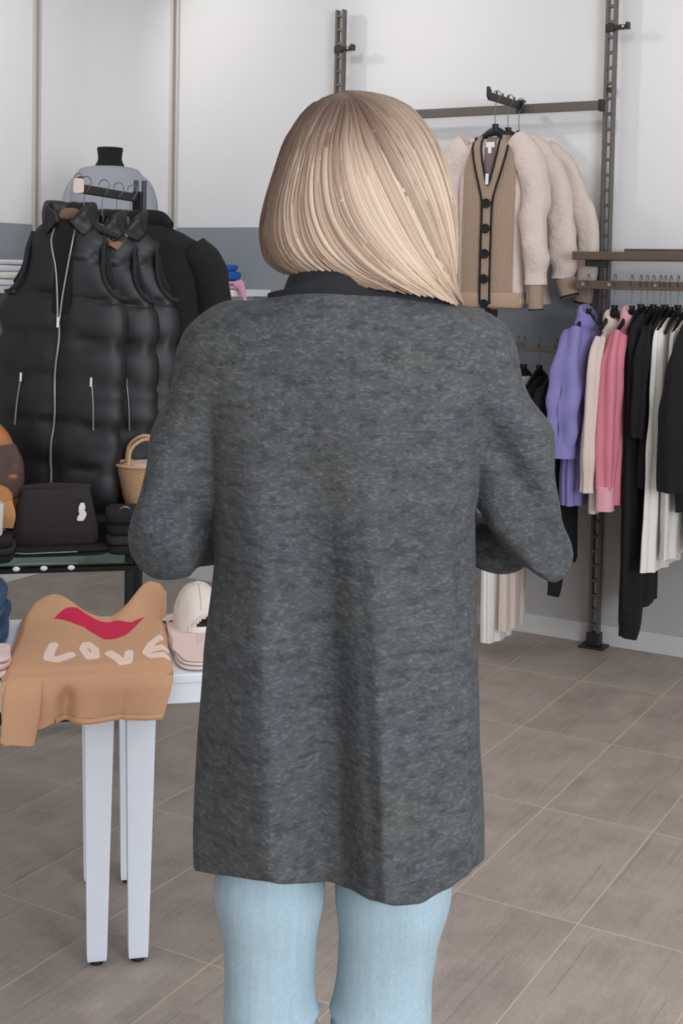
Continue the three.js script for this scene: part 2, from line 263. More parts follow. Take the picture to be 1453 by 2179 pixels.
// ---------------------------------------------------------------- wall-mounted shop fittings
function upright(x, top, label, stubs) {
  const o = thing('slotted_upright', label, 'wall upright', [x, 0, ZB + 0.05]);
  for (const s of [-1, 1]) mesh('side_bar', box(0.011, top, 0.03, s * 0.0155, top / 2, 0, 0.002), M.steel, o);
  const g = box(0.022, 0.011, 0.022, 0, 0, 0.001); for (let y = 0.03; y < top; y += 0.0585) mesh('rung', g, M.steel, o).position.y = y;
  mesh('foot_plate', box(0.1, 0.008, 0.09, 0, 0.004, 0.0, 0.002), M.darkSteel, o);
  mesh('foot_block', box(0.055, 0.05, 0.04, 0, 0.033, 0, 0.004), M.darkSteel, o);
  for (const y of [0.9, top - 0.4]) mesh('wall_anchor', box(0.02, 0.02, 0.035, 0, y, -0.032), M.steel, o);
  for (const y of stubs) {
    const b = mesh('stub_bracket', [box(0.055, 0.016, 0.03, 0.045, y, 0.018, 0.003), box(0.012, 0.026, 0.03, 0.07, y + 0.004, 0.018, 0.003), box(0.034, 0.03, 0.012, 0, y, 0.02, 0.002)], M.darkSteel, o, 'short dark bracket stub');
    mesh('screw_hole', cyl(0.005, 0.005, 0.034, 0.055, 0, 0, 12).rotateX(Math.PI / 2).translate(0, y, 0.018), M.chrome, b);
  }
  return o;
}
upright(-2.847, 2.572, 'slotted metal wall upright rising behind the woman’s head', [2.402]);
upright(-1.648, 2.572, 'slotted metal wall upright beside the bronze shelf end', [2.402]);
const bar = thing('cross_bar', 'flat bronze steel crossbar high on the wall between the two uprights', 'bar', [-2.2475, 2.108, ZB + 0.085]);
mesh('bar_body', box(1.15, 0.036, 0.014, 0, 0, 0, 0.002), M.steel, bar);
for (const s of [-1, 1]) mesh('end_clip', box(0.02, 0.044, 0.03, s * 0.578, 0, -0.006, 0.003), M.darkSteel, bar);
const arm = thing('hanging_arm', 'dark face-out arm hooked over the crossbar above the beige jackets', 'hanging arm', [-1.998, 2.108, ZB + 0.095]);
mesh('arm_body', [box(0.012, 0.03, 0.31, 0, 0.012, 0.155, 0.003), box(0.012, 0.04, 0.014, 0, 0.026, 0.312, 0.003)], M.darkSteel, arm);
mesh('hook_clip', [box(0.03, 0.05, 0.01, 0, 0.006, -0.001, 0.002), box(0.03, 0.01, 0.03, 0, 0.03, -0.012, 0.002)], M.darkSteel, arm);
for (let i = 0; i < 5; i++) mesh('stop_peg', cyl(0.004, 0.004, 0.012, 0, 0.032, 0.06 + i * 0.058, 8), M.darkSteel, arm);
const shelf = thing('bronze_shelf', 'long bronze wood-grain shelf above the right clothes rail', 'shelf', [-1.665, 1.527, ZB]);
mesh('shelf_board', box(2.6, 0.03, 0.3, 1.3, 0, 0.225, 0.003), M.bronze, shelf);
mesh('back_lip', box(2.5, 0.02, 0.012, 1.36, 0.022, 0.1), M.bronze, shelf);
for (const x of [0.03, 1.217, 2.417]) mesh('shelf_bracket', [box(0.012, 0.022, 0.22, x, -0.027, 0.19, 0.002)], M.darkSteel, shelf);
function rail(name, label, x0, x1, y, z, mat, screws) {
  const o = thing(name, label, 'clothes rail', [x0, y, z]);
  mesh('rail_bar', box(x1 - x0, 0.032, 0.014, (x1 - x0) / 2, 0, 0, 0.002), mat, o);
  for (const x of screws) mesh('screw', cyl(0.006, 0.006, 0.004, 0, 0, 0, 12).rotateX(Math.PI / 2).translate(x, 0.002, 0.009), M.chrome, o);
  for (const x of [0.03, x1 - x0 - 0.03]) mesh('support_arm', box(0.014, 0.03, z - ZB - 0.08, x, -0.001, -(z - ZB - 0.08) / 2, 0.002), M.darkSteel, o);
  return o;
}
rail('clothes_rail', 'bronze flat clothes rail under the bronze shelf on the right', -1.665, 0.9, 1.421, -4.66, M.bronze, [0.03, 0.13, 0.3, 0.6, 0.9]);
rail('clothes_rail', 'lower dark clothes rail between the uprights behind the woman', -2.83, -1.69, 1.182, -4.66, M.steel, []);
// white display shelves round the corner
const cs = thing('corner_shelf', 'pale wall shelf in the corner holding blue and pink folded clothes', 'shelf', [-4.28, 1.352, ZB]);
mesh('shelf_board', box(1.07, 0.03, 0.3, 0.535, 0, 0.155, 0.003), M.white, cs);
for (const x of [0.1, 0.98]) mesh('shelf_bracket', box(0.012, 0.06, 0.24, x, -0.045, 0.13, 0.002), M.strip, cs);
mesh('price_holder', box(0.07, 0.03, 0.003, 0.99, 0.0, 0.308), M.white, cs);
const cs2 = thing('side_shelf', 'pale wall shelf on the left wall holding folded white clothes', 'shelf', [XL, 1.352, -4.66]);
mesh('shelf_board', box(0.32, 0.03, 2.4, 0.165, 0, 1.24, 0.003), M.white, cs2);
for (const z of [0.1, 1.3, 2.3]) mesh('shelf_bracket', box(0.24, 0.06, 0.012, 0.13, -0.045, z, 0.002), M.strip, cs2);

// ---------------------------------------------------------------- the woman, seen from behind
// local frame: x to her right, y up, z towards the camera (her back)
const woman = thing('person', 'woman with blonde bob in long grey sweater and pale jeans, seen from behind', 'person', [-1.741 * Math.sin(YAW), 0, -1.741 * Math.cos(YAW)], YAW);
// torso: y, centre x, half width, half depth, centre z
const torso = [[1.455, 0.02, 0.062, 0.058, 0.0], [1.43, 0.02, 0.082, 0.07, 0.004], [1.412, 0.018, 0.105, 0.084, 0.008], [1.39, 0.016, 0.14, 0.097, 0.008], [1.365, 0.012, 0.168, 0.107, 0.006], [1.33, 0.01, 0.183, 0.114, 0.004], [1.27, 0.01, 0.188, 0.122, 0], [1.18, 0.01, 0.181, 0.124, -0.004], [1.06, 0.012, 0.178, 0.122, -0.008], [0.93, 0.007, 0.183, 0.128, -0.006], [0.83, 0.006, 0.184, 0.136, -0.002], [0.73, 0.01, 0.186, 0.137, 0.002], [0.63, 0.01, 0.187, 0.134, 0.004], [0.5, 0.01, 0.187, 0.134, 0.004]];
function torsoD(x, y, z, grow = 0) {
  const [cx, a, b, cz] = curve(torso, y), u = Math.abs(x - cx) / (a + grow), v = Math.abs(z - cz) / (b + grow), e = 2.35;
  return (Math.pow(Math.pow(u, e) + Math.pow(v, e), 1 / e) - 1) * Math.min(a, b) ;
}
const SHL = [-0.148, 1.334, 0.004], ELL = [-0.219, 1.092, 0.004], WRL = [-0.085, 1.07, -0.27];
const SHR = [0.166, 1.326, 0.004], ELR = [0.27, 1.086, 0.004], WRR = [0.12, 1.05, -0.27];
const hemY = (x) => curve([[0.21, 0.658], [0.196, 0.646], [0.181, 0.63], [0.156, 0.612], [0.118, 0.591], [0.086, 0.588], [0.055, 0.595], [0.022, 0.611], [-0.003, 0.62], [-0.035, 0.617], [-0.067, 0.615], [-0.092, 0.619], [-0.15, 0.626], [-0.2, 0.634]], x)[0];
const line = (x, y, a, b) => { const bx = b[0] - a[0], by = b[1] - a[1], t = clamp(((x - a[0]) * bx + (y - a[1]) * by) / (bx * bx + by * by)); return Math.hypot(x - a[0] - bx * t, y - a[1] - by * t); };
const gs = (d, w) => Math.exp(-d * d / (w * w));
function sweaterD(x, y, z) {
  let body = torsoD(x, y, z);
  if (z > -0.03) { // soft drape of the back
    const mid = smooth(1.3, 1.1, y);
    const q = curve([[0.19, 0], [0.13, 0.012], [0.075, 0.02], [0.05, 0.026], [0.03, 0.012], [-0.005, -0.012], [-0.03, -0.014], [-0.06, 0.002], [-0.09, 0.014], [-0.13, 0.008], [-0.18, 0]], x - 0.012 - (0.8 - y) * 0.06)[0];
    body -= q * smooth(1.32, 0.8, y) * 1.6;
    body += mid * (0.006 * Math.sin(x * 52 + y * 3) + 0.006 * gs(x - 0.155, 0.014) * smooth(1.25, 1.05, y)) + 0.004 * gs(y - 1.037 - 0.02 * x, 0.006) * gs(x - 0.01, 0.05);
    body += 0.006 * noise(x * 11 + 3, y * 7, 1) * smooth(1.42, 1.3, y);
  }
  let L = smin(cone(x, y, z, SHL, [-0.196, 1.215, -0.012], 0.064, 0.05), cone(x, y, z, [-0.196, 1.215, -0.012], ELL, 0.05, 0.056), 0.03);
  L = smin(L, cone(x, y, z, ELL, WRL, 0.053, 0.038), 0.02);
  L = smin(L, cone(x, y, z, [-0.2, 1.15, 0.0], [-0.2, 1.085, 0.0], 0.04, 0.044), 0.03);
  L += 0.007 * noise(x * 20, y * 16, z * 18 + 4) + 0.006 * gs(line(x, y, [-0.175, 1.1], [-0.23, 1.13]), 0.014) * smooth(0, 0.03, z);
  const sl = (x - 0.2) * -0.59 + (y - 1.1) * -0.81;
  L += 0.022 * smooth(0, 0.022, x + 0.198) * smooth(1.15, 1.1, y) * smooth(-0.05, 0.01, z);
  let R = smin(cone(x, y, z, SHR, [0.226, 1.215, -0.014], 0.064, 0.056), cone(x, y, z, [0.226, 1.215, -0.014], ELR, 0.056, 0.041), 0.03);
  R = smin(R, cone(x, y, z, [0.266, 1.082, 0.01], WRR, 0.044, 0.036), 0.012);
  R = smin(R, cone(x, y, z, [0.215, 1.15, 0.0], [0.27, 1.075, 0.012], 0.036, 0.034), 0.015);
  R += 0.005 * noise(x * 20 + 7, y * 16, z * 18) + 0.018 * gs(line(x, y, [0.2, 1.235], [0.29, 1.085]), 0.019) * smooth(-0.02, 0.03, z) - 0.007 * gs(line(x, y, [0.205, 1.115], [0.285, 1.052]), 0.014) * smooth(-0.02, 0.02, z);
  R += 0.05 * smooth(-0.002, 0.014, sl) * smooth(1.15, 1.1, y) * smooth(-0.065, -0.012, z);
  const k = lerp(0.006, 0.06, smooth(1.25, 1.36, y));
  let d = smin(smin(body, L, k), R, k);
  const pz = (1.741 - z) / 1.741, h = EYE - (EYE - hemY(x / pz)) * pz;
  d = Math.max(d, h - y);
  if (y < h + 0.3) d = Math.max(d, -(torsoD(x, y, z) + 0.045));
  // neckline, sleeve ends
  d = Math.max(d, y - (1.417 + 0.012 * gs(x + 0.01, 0.12) - 0.3 * Math.max(0, -z - 0.02)));
  for (const [w, e] of [[WRL, ELL], [WRR, ELR]]) { const q = V3(w[0] - e[0], w[1] - e[1], w[2] - e[2]).normalize(); if (Math.hypot(x - w[0], y - w[1], z - w[2]) < 0.09) d = Math.max(d, (x - w[0]) * q.x + (y - w[1]) * q.y + (z - w[2]) * q.z - 0.012); }
  return d;
}
const sweater = mesh('sweater', surfaceNets(sweaterD, [-0.31, 0.55, -0.36], [0.345, 1.46, 0.205], 0.0052), M.sweater, woman, 'long charcoal grey heathered knit sweater');
mesh('collar', loft([[0.022, 1.452, -0.03, 0.07, 0.062], [0.02, 1.442, -0.012, 0.078, 0.07], [0.02, 1.43, -0.004, 0.098, 0.078], [0.024, 1.418, 0.002, 0.122, 0.088], [0.024, 1.402, 0.004, 0.12, 0.085]], { segs: 48, n: 2.1, cap: false }), M.blackKnit, woman, 'black collar band');
// jeans
function jeansD(x, y, z) {
  const crease = (k) => 0.006 * gs(y - 0.437 - k * 0.3 * x, 0.007) * smooth(-0.03, 0.02, z) - 0.005 * gs(y - 0.45 - k * 0.3 * x, 0.007) * smooth(-0.03, 0.02, z) - 0.004 * gs(y - 0.422, 0.008);
  const l = smin(cone(x, y, z, [-0.08, 0.86, 0], [-0.083, 0.61, 0], 0.066, 0.0685), smin(cone(x, y, z, [-0.083, 0.61, 0], [-0.081, 0.44, 0.004], 0.0685, 0.0555), smin(cone(x, y, z, [-0.081, 0.44, 0.004], [-0.081, 0.3, 0.012], 0.0555, 0.055), cone(x, y, z, [-0.081, 0.3, 0.012], [-0.081, 0.09, 0.006], 0.055, 0.04), 0.03), 0.03), 0.03) + crease(1);
  const r = smin(cone(x, y, z, [0.084, 0.86, 0], [0.083, 0.61, 0], 0.066, 0.0715), smin(cone(x, y, z, [0.083, 0.61, 0], [0.071, 0.44, 0.004], 0.0715, 0.058), smin(cone(x, y, z, [0.071, 0.44, 0.004], [0.07, 0.3, 0.012], 0.058, 0.055), cone(x, y, z, [0.07, 0.3, 0.012], [0.07, 0.09, 0.006], 0.055, 0.04), 0.03), 0.03), 0.03) + crease(-1);
  let d = smin(l, r, 0.012); d = smin(d, ell(x, y, z, [0.005, 0.87, 0.002], [0.135, 0.1, 0.08]), 0.04);
  d += 0.0035 * noise(x * 16, y * 12, z * 12);
  return Math.max(d, 0.085 - y, y - 0.95);
}
const jeans = mesh('jeans', surfaceNets(jeansD, [-0.2, 0.07, -0.16], [0.21, 0.97, 0.16], 0.006), M.jeans, woman, 'pale blue slim jeans');
for (const c of [[-0.149, -0.136, -0.135], [0.154, 0.128, 0.124]]) mesh('seam', rod([[c[0], 0.62, 0.0], [c[1], 0.44, 0.004], [c[2], 0.3, 0.012]], 0.0012, 6), M.jeans, jeans);
// body: one continuous figure under the clothes, with head and hands
const bodyD = (x, y, z) => {
  let d = torsoD(x, Math.max(y, 0.84), z) + 0.05; d = Math.max(d, 0.86 - y);
  d = smin(d, cone(x, y, z, [0.02, 1.38, 0.01], [0.024, 1.5, -0.02], 0.056, 0.05), 0.03);
  for (const [s, e, w] of [[SHL, [-0.216, 1.1, -0.012], WRL], [SHR, [0.25, 1.096, -0.03], WRR]]) d = smin(d, smin(cone(x, y, z, s, e, 0.034, 0.018), cone(x, y, z, e, w, 0.017, 0.021), 0.02), 0.03);
  for (const s of [-1, 1]) { const q = s < 0 ? 0 : -0.008; d = smin(d, smin(cone(x, y, z, [s * 0.08, 0.88, 0], [s * 0.081 + q, 0.46, 0.002], 0.058, 0.046), smin(cone(x, y, z, [s * 0.081 + q, 0.46, 0.002], [s * 0.081 + q, 0.32, 0.014], 0.046, 0.046), cone(x, y, z, [s * 0.081 + q, 0.32, 0.014], [s * 0.081 + q, 0.07, 0.006], 0.046, 0.03), 0.02), 0.02), 0.03); d = smin(d, cone(x, y, z, [s * 0.081 + q, 0.05, 0.01], [s * 0.09 + q, 0.035, -0.13], 0.028, 0.024), 0.03); }
  return d;
};
const HC0 = [0.022, 1.565, -0.03];
const headD = (x0, y, z0) => { // face turned a little to her right and down
  const t = 0.12, X = x0 - HC0[0], Z = z0 - HC0[2], x = X * Math.cos(t) - Z * Math.sin(t), z = X * Math.sin(t) + Z * Math.cos(t), h = y - HC0[1];
  let d = ell(x, h, z, [0, 0.02, 0.008], [0.074, 0.086, 0.092]);
  d = smin(d, ell(x, h, z, [0, -0.045, -0.03], [0.055, 0.07, 0.06]), 0.04);
  d = smin(d, cone(x, h, z, [0, 0.0, -0.088], [0, -0.03, -0.106], 0.008, 0.012), 0.014);
  d = smin(d, ell(x, h, z, [0, -0.1, -0.07], [0.02, 0.014, 0.016]), 0.02);
  d = smin(d, Math.min(ell(x, h, z, [0, -0.059, -0.087], [0.022, 0.005, 0.008]), ell(x, h, z, [0, -0.069, -0.085], [0.019, 0.006, 0.008])), 0.008);
  for (const s of [-1, 1]) { d = Math.max(d, -ell(x, h, z, [s * 0.031, 0.002, -0.098], [0.019, 0.012, 0.017])); d = smin(d, ell(x, h, z, [s * 0.076, -0.01, 0.01], [0.009, 0.03, 0.018]), 0.006); d = smin(d, ell(x, h, z, [s * 0.031, 0.02, -0.085], [0.022, 0.005, 0.008]), 0.012); }
  return smin(d, cone(x0, y, z0, [0.024, 1.43, -0.01], [0.024, 1.52, -0.02], 0.051, 0.05), 0.03);
};
function handGeo(w, dir, palm, thumbSide) { // palm and five curled fingers
  const D = V3(...dir).normalize(), N = V3(...palm).normalize(), S = D.clone().cross(N).multiplyScalar(thumbSide), W = V3(...w);
  const at = (a, b, c) => { const p = W.clone().addScaledVector(D, a).addScaledVector(S, b).addScaledVector(N, c); return [p.x, p.y, p.z]; };
  const bones = [];
  [[0.03, 0.026, 1.0], [0.01, 0.03, 1.08], [-0.011, 0.028, 1.0], [-0.03, 0.022, 0.82]].forEach(([b, l, k], i) => { const p0 = at(0.082 - Math.abs(i - 1) * 0.004, b, 0), p1 = at(0.082 + 0.036 * k, b * 1.05, 0.012), p2 = at(0.082 + 0.052 * k, b * 1.05, 0.034), p3 = at(0.082 + 0.05 * k, b * 1.02, 0.054); bones.push([p0, p1, 0.0095, 0.0085], [p1, p2, 0.0085, 0.0078], [p2, p3, 0.0078, 0.0068]); });
  const t0 = at(0.02, 0.03, 0.006), t1 = at(0.052, 0.05, 0.018), t2 = at(0.078, 0.05, 0.034);
  const th = [[t0, t1, 0.013, 0.0105], [t1, t2, 0.0105, 0.0085]], pl = [[at(0.012, 0.018, 0), at(0.08, 0.028, 0)], [at(0.012, 0, 0), at(0.084, 0.008, 0)], [at(0.012, -0.016, 0), at(0.078, -0.024, 0)]];
  return surfaceNets((x, y, z) => { let d = 1; for (const [a, b] of pl) d = smin(d, cone(x, y, z, a, b, 0.016, 0.013), 0.02); d = smin(d, cone(x, y, z, at(-0.03, 0, 0), at(0.02, 0, 0), 0.025, 0.021), 0.02); let f = 1; for (const [a, b, r, q] of bones) f = Math.min(f, cone(x, y, z, a, b, r, q)); d = smin(d, f, 0.006); for (const [a, b, r, q] of th) d = smin(d, cone(x, y, z, a, b, r, q), 0.01); return d; }, w.map((v) => v - 0.17), w.map((v) => v + 0.17), 0.0032);
}
mesh('body', [surfaceNets(bodyD, [-0.34, 0.0, -0.36], [0.35, 1.53, 0.18], 0.0105), surfaceNets(headD, [-0.09, 1.45, -0.17], [0.14, 1.68, 0.1], 0.0042), handGeo(WRL, [0.62, 0.1, -0.75], [0.5, 0.2, 0.7], 1), handGeo(WRR, [-0.62, 0.1, -0.75], [-0.5, 0.2, 0.7], -1)], M.skin, woman);
for (const s of [-1, 1]) {
  const x = HC0[0] + s * 0.031 * Math.cos(0.12) - 0.083 * Math.sin(0.12), z = HC0[2] - 0.083 * Math.cos(0.12) - s * 0.031 * Math.sin(0.12);
  const e = mesh('eye', new THREE.SphereGeometry(0.0115, 16, 12).translate(x, 1.567, z), M.eye, woman); mesh('iris', new THREE.SphereGeometry(0.0055, 12, 10).translate(x - 0.001, 1.566, z - 0.0073), M.iris, e);
  const q = s < 0 ? -0.081 : 0.073;
  const sh = mesh('shoe', surfaceNets((X, y, Z) => { let d = smin(cone(X, y, Z, [q, 0.05, 0.03], [q + s * 0.008, 0.042, -0.16], 0.046, 0.04), cone(X, y, Z, [q, 0.05, 0.012], [q, 0.1, 0.01], 0.044, 0.046), 0.03); return Math.max(d, 0.012 - y, y - 0.095, -cone(X, y, Z, [q, 0.09, 0.01], [q, 0.12, 0.01], 0.038, 0.038)); }, [q - 0.08, 0, -0.23], [q + 0.08, 0.12, 0.1], 0.005), M.shoe, woman);
  mesh('sole', loft([[q + s * 0.01, 0.001, -0.06, 0.044, 0.145], [q + s * 0.01, 0.02, -0.06, 0.046, 0.147]], { steps: 2, n: 2.6 }), M.sole, sh);
}
// hair: an inner volume with the face left open, covered with swept locks
const hairEdge = [[1.681, 0.012, 0.002, 0.002], [1.678, 0.012, 0.03, 0.026], [1.669, 0.018, 0.054, 0.05], [1.655, 0.02, 0.074, 0.07], [1.636, 0.02, 0.087, 0.086], [1.61, 0.02, 0.1, 0.1], [1.57, 0.021, 0.111, 0.108], [1.53, 0.024, 0.122, 0.112], [1.49, 0.023, 0.128, 0.112], [1.46, 0.024, 0.126, 0.11], [1.44, 0.03, 0.12, 0.106], [1.41, 0.05, 0.1, 0.098], [1.39, 0.08, 0.08, 0.09]];
const hairBottom = (x) => curve([[0.17, 1.407], [0.15, 1.409], [0.13, 1.411], [0.107, 1.414], [0.076, 1.418], [0.044, 1.422], [0.007, 1.423], [-0.018, 1.428], [-0.043, 1.435], [-0.068, 1.438], [-0.09, 1.443], [-0.103, 1.462], [-0.11, 1.49]], x)[0];
const HZ = -0.02;
const hairD = (x, y, z) => {
  const [cx, a, b] = curve(hairEdge, y), u = Math.abs(x - cx) / a, v = Math.abs(z - HZ) / b;
  let d = (Math.pow(u ** 2.1 + v ** 2.1, 1 / 2.1) - 1) * Math.min(a, b) + 0.004; d = Math.max(d, y - 1.677);
  const curl = smooth(0.05, 0, y - hairBottom(x)) * (1 - smooth(-0.04, 0.06, x)); d += 0.012 * curl * curl - 0.006 * smooth(1.5, 1.42, y) * smooth(-0.02, 0.06, x) * smooth(0.14, 0.1, x) * (z > 0 ? 1 : 0);
  d = Math.max(d, hairBottom(x) - y);
  const face = Math.max(Math.abs(x - 0.012) - 0.07 + 0.02 * smooth(1.5, 1.6, y), z + 0.06, y - 1.625); d = Math.max(d, -face);
  return Math.max(d, -(ell(x, y, z, [0.024, 1.54, -0.04], [0.072, 0.12, 0.088])));
};
const hairCol = (t, s, k) => { // dark roots, tan left side, pale right side, with streaks
  const root = smooth(0.5, 0.06, s) * (t > 0.75 ? 0.7 : 1), a = [0.24, 0.14, 0.085], b = [0.49, 0.36, 0.255], c = [0.085, 0.046, 0.03], d = [0.12, 0.07, 0.045];
  const q = clamp(t * 1.35 - 0.18 + 0.2 * s); let m = a.map((v, i) => lerp(v, b[i], q)); m = m.map((v, i) => (k > 0 ? lerp(v, [0.6, 0.475, 0.35][i], k) : lerp(v, d[i], -k)));
  return m.map((v, i) => lerp(v, c[i], root * 0.93));
};
const hairMat = phys({ vertexColors: true, roughness: 0.6, anisotropy: 0.5, sheen: 0.12, sheenColor: new THREE.Color(0xfff0e0), sheenRoughness: 0.4 });
{
  const g = surfaceNets(hairD, [-0.13, 1.36, -0.16], [0.19, 1.7, 0.12], 0.0055), P = g.attributes.position, C = new Float32Array(P.count * 3);
  for (let i = 0; i < P.count; i++) C.set(hairCol(clamp((P.getX(i) + 0.1) / 0.25), clamp((1.68 - P.getY(i)) / 0.26), -0.5), i * 3);
  g.setAttribute('color', new THREE.BufferAttribute(C, 3));
  const hair = mesh('hair', g, hairMat, woman, 'straight blonde bob with darker roots swept to the right');
  const keys = [
    [[-0.001, 1.678], [-0.042, 1.662], [-0.069, 1.62], [-0.087, 1.573], [-0.101, 1.524], [-0.107, 1.487], [-0.1, 1.455], [-0.076, 1.44]],
    [[-0.001, 1.679], [-0.035, 1.658], [-0.058, 1.614], [-0.073, 1.566], [-0.084, 1.52], [-0.083, 1.48], [-0.062, 1.449], [-0.02, 1.432]],
    [[-0.001, 1.679], [-0.026, 1.652], [-0.044, 1.609], [-0.055, 1.559], [-0.058, 1.516], [-0.046, 1.473], [-0.014, 1.443], [0.034, 1.424]],
    [[-0.001, 1.679], [-0.004, 1.646], [-0.01, 1.603], [-0.006, 1.554], [0.008, 1.511], [0.034, 1.475], [0.069, 1.442], [0.117, 1.413]],
    [[0.002, 1.679], [0.018, 1.647], [0.034, 1.61], [0.054, 1.568], [0.076, 1.525], [0.1, 1.48], [0.127, 1.44], [0.158, 1.402]],
    [[0.005, 1.679], [0.04, 1.663], [0.071, 1.636], [0.093, 1.605], [0.113, 1.563], [0.128, 1.52], [0.14, 1.477], [0.15, 1.424]],
    [[0.008, 1.68], [0.048, 1.674], [0.083, 1.658], [0.107, 1.631], [0.124, 1.598], [0.139, 1.555], [0.149, 1.506], [0.151, 1.447]]];
  const r = rngOf(42), locks = [], N = 760;
  for (let n = 0; n < N; n++) {
    const t = (n + r()) / N, f = t * 6, i = Math.min(5, Math.floor(f)), q = f - i, lift = r() * 0.007 - 0.003, sh = (r() - 0.5) * 0.012, end = 1 - r() * r() * 0.3, wide = 0.0018 + r() * r() * 0.0052, k0 = (r() - 0.5) * 1.2, k = clamp(Math.sign(k0) * Math.pow(Math.abs(k0), 1.5) * 1.2 + 0.95 * noise(t * 17 + 3.3, 0.5, 4) - 0.1, -0.95, 0.7), pts = [], start = r() < 0.75 ? 0 : r() * 0.25;
    for (let m = 0; m <= 14; m++) {
      const s = start + (end - start) * m / 14, A = table(keys[i], s), B = table(keys[i + 1], s), A0 = table(keys[Math.max(0, i - 1)], s), B1 = table(keys[Math.min(6, i + 2)], s);
      const x = cr(A0[0], A[0], B[0], B1[0], q) + sh * Math.sin(s * 3), y = cr(A0[1], A[1], B[1], B1[1], q);
      const [cx, a, b] = curve(hairEdge, y), u = clamp(Math.abs(x - cx) / a, 0, 1), curl = smooth(0.05, 0, y - hairBottom(x));
      const z = HZ + (b + lift) * Math.pow(Math.max(0, 1 - u ** 2.1), 1 / 2.1) - 0.014 * curl * curl * (1 - smooth(-0.04, 0.06, x)) + 0.022 * smooth(1.5, 1.42, y) * smooth(-0.02, 0.08, x);
      pts.push([x, y, z, wide * (start ? clamp((s - start) * 5, 0.03, 1) : 1) * (0.35 + 0.65 * Math.sin(Math.PI * clamp(s * 0.9 + 0.1))) * clamp((end - s) * 9, end < 0.96 ? 0.03 : 0.5, 1), wide * 0.55 * (start ? clamp((s - start) * 5, 0.03, 1) : 1)]);
    }
    const g = loft(pts, { segs: 6, steps: 26, n: 2, side: [0.8, 0.3, 0.1] }), c = new Float32Array(g.attributes.position.count * 3), y0 = g.attributes.position;
    for (let v = 0; v < y0.count; v++) c.set(hairCol(t, clamp((1.685 - y0.getY(v)) / 0.27), k), v * 3);
    g.setAttribute('color', new THREE.BufferAttribute(c, 3)); locks.push(g);
  }
  const m = mesh('hair_locks', locks, hairMat, hair); m.userData.kind = 'stuff';
}

// ---------------------------------------------------------------- tables, rack and goods: a frame turned to the shop fixtures
const FT = 41.8 * Math.PI / 180;
const F = (x, y, z) => [x * Math.cos(FT) + z * Math.sin(FT), y, -x * Math.sin(FT) + z * Math.cos(FT)];
function whiteTable(x0, x1, legs, label) {
  const T = 0.612, z0 = -2.685, z1 = -3.16, o = thing('display_table', label, 'table', F((x0 + x1) / 2, 0, (z0 + z1) / 2), FT, 'white low display tables'), W = x1 - x0, D = z0 - z1;
  mesh('tabletop', box(W, 0.02, D + 0.012, 0, T - 0.01, 0, 0.004), M.table, o);
  mesh('apron', [box(W - 0.004, 0.042, 0.018, 0, T - 0.041, D / 2 - 0.009), box(W - 0.004, 0.042, 0.018, 0, T - 0.041, -D / 2 + 0.009), box(0.018, 0.042, D - 0.036, W / 2 - 0.011, T - 0.041, 0), box(0.018, 0.042, D - 0.036, -W / 2 + 0.011, T - 0.041, 0)], M.table, o);
  const leg = () => { const g = new RoundedBoxGeometry(1, 1, 1, 2, 0.04), P = g.attributes.position; for (let i = 0; i < P.count; i++) { const y = P.getY(i) + 0.5, w = lerp(0.041, 0.061, clamp(y)); P.setXYZ(i, P.getX(i) * w, 0.011 + y * (T - 0.064 - 0.011), P.getZ(i) * lerp(0.04, 0.056, clamp(y))); } g.computeVertexNormals(); return g; };
  for (const [lx, lz] of legs) { const l = mesh('leg', leg(), M.table, o); l.position.set(lx - (x0 + x1) / 2, 0, lz - (z0 + z1) / 2); mesh('foot_pad', cyl(0.012, 0.014, 0.012, 0, 0.006, 0), M.foot, l); }
  return o;
}
whiteTable(-0.62, 0.123, [[0.085, -2.715], [0.085, -3.085], [-0.575, -2.715], [-0.575, -3.085]], 'white low display table holding the folded jeans, left of its twin');
whiteTable(0.128, 0.82, [[0.17, -2.715], [0.17, -3.075], [0.78, -2.715], [0.78, -3.075]], 'white low display table holding the pale cap, partly behind the woman');
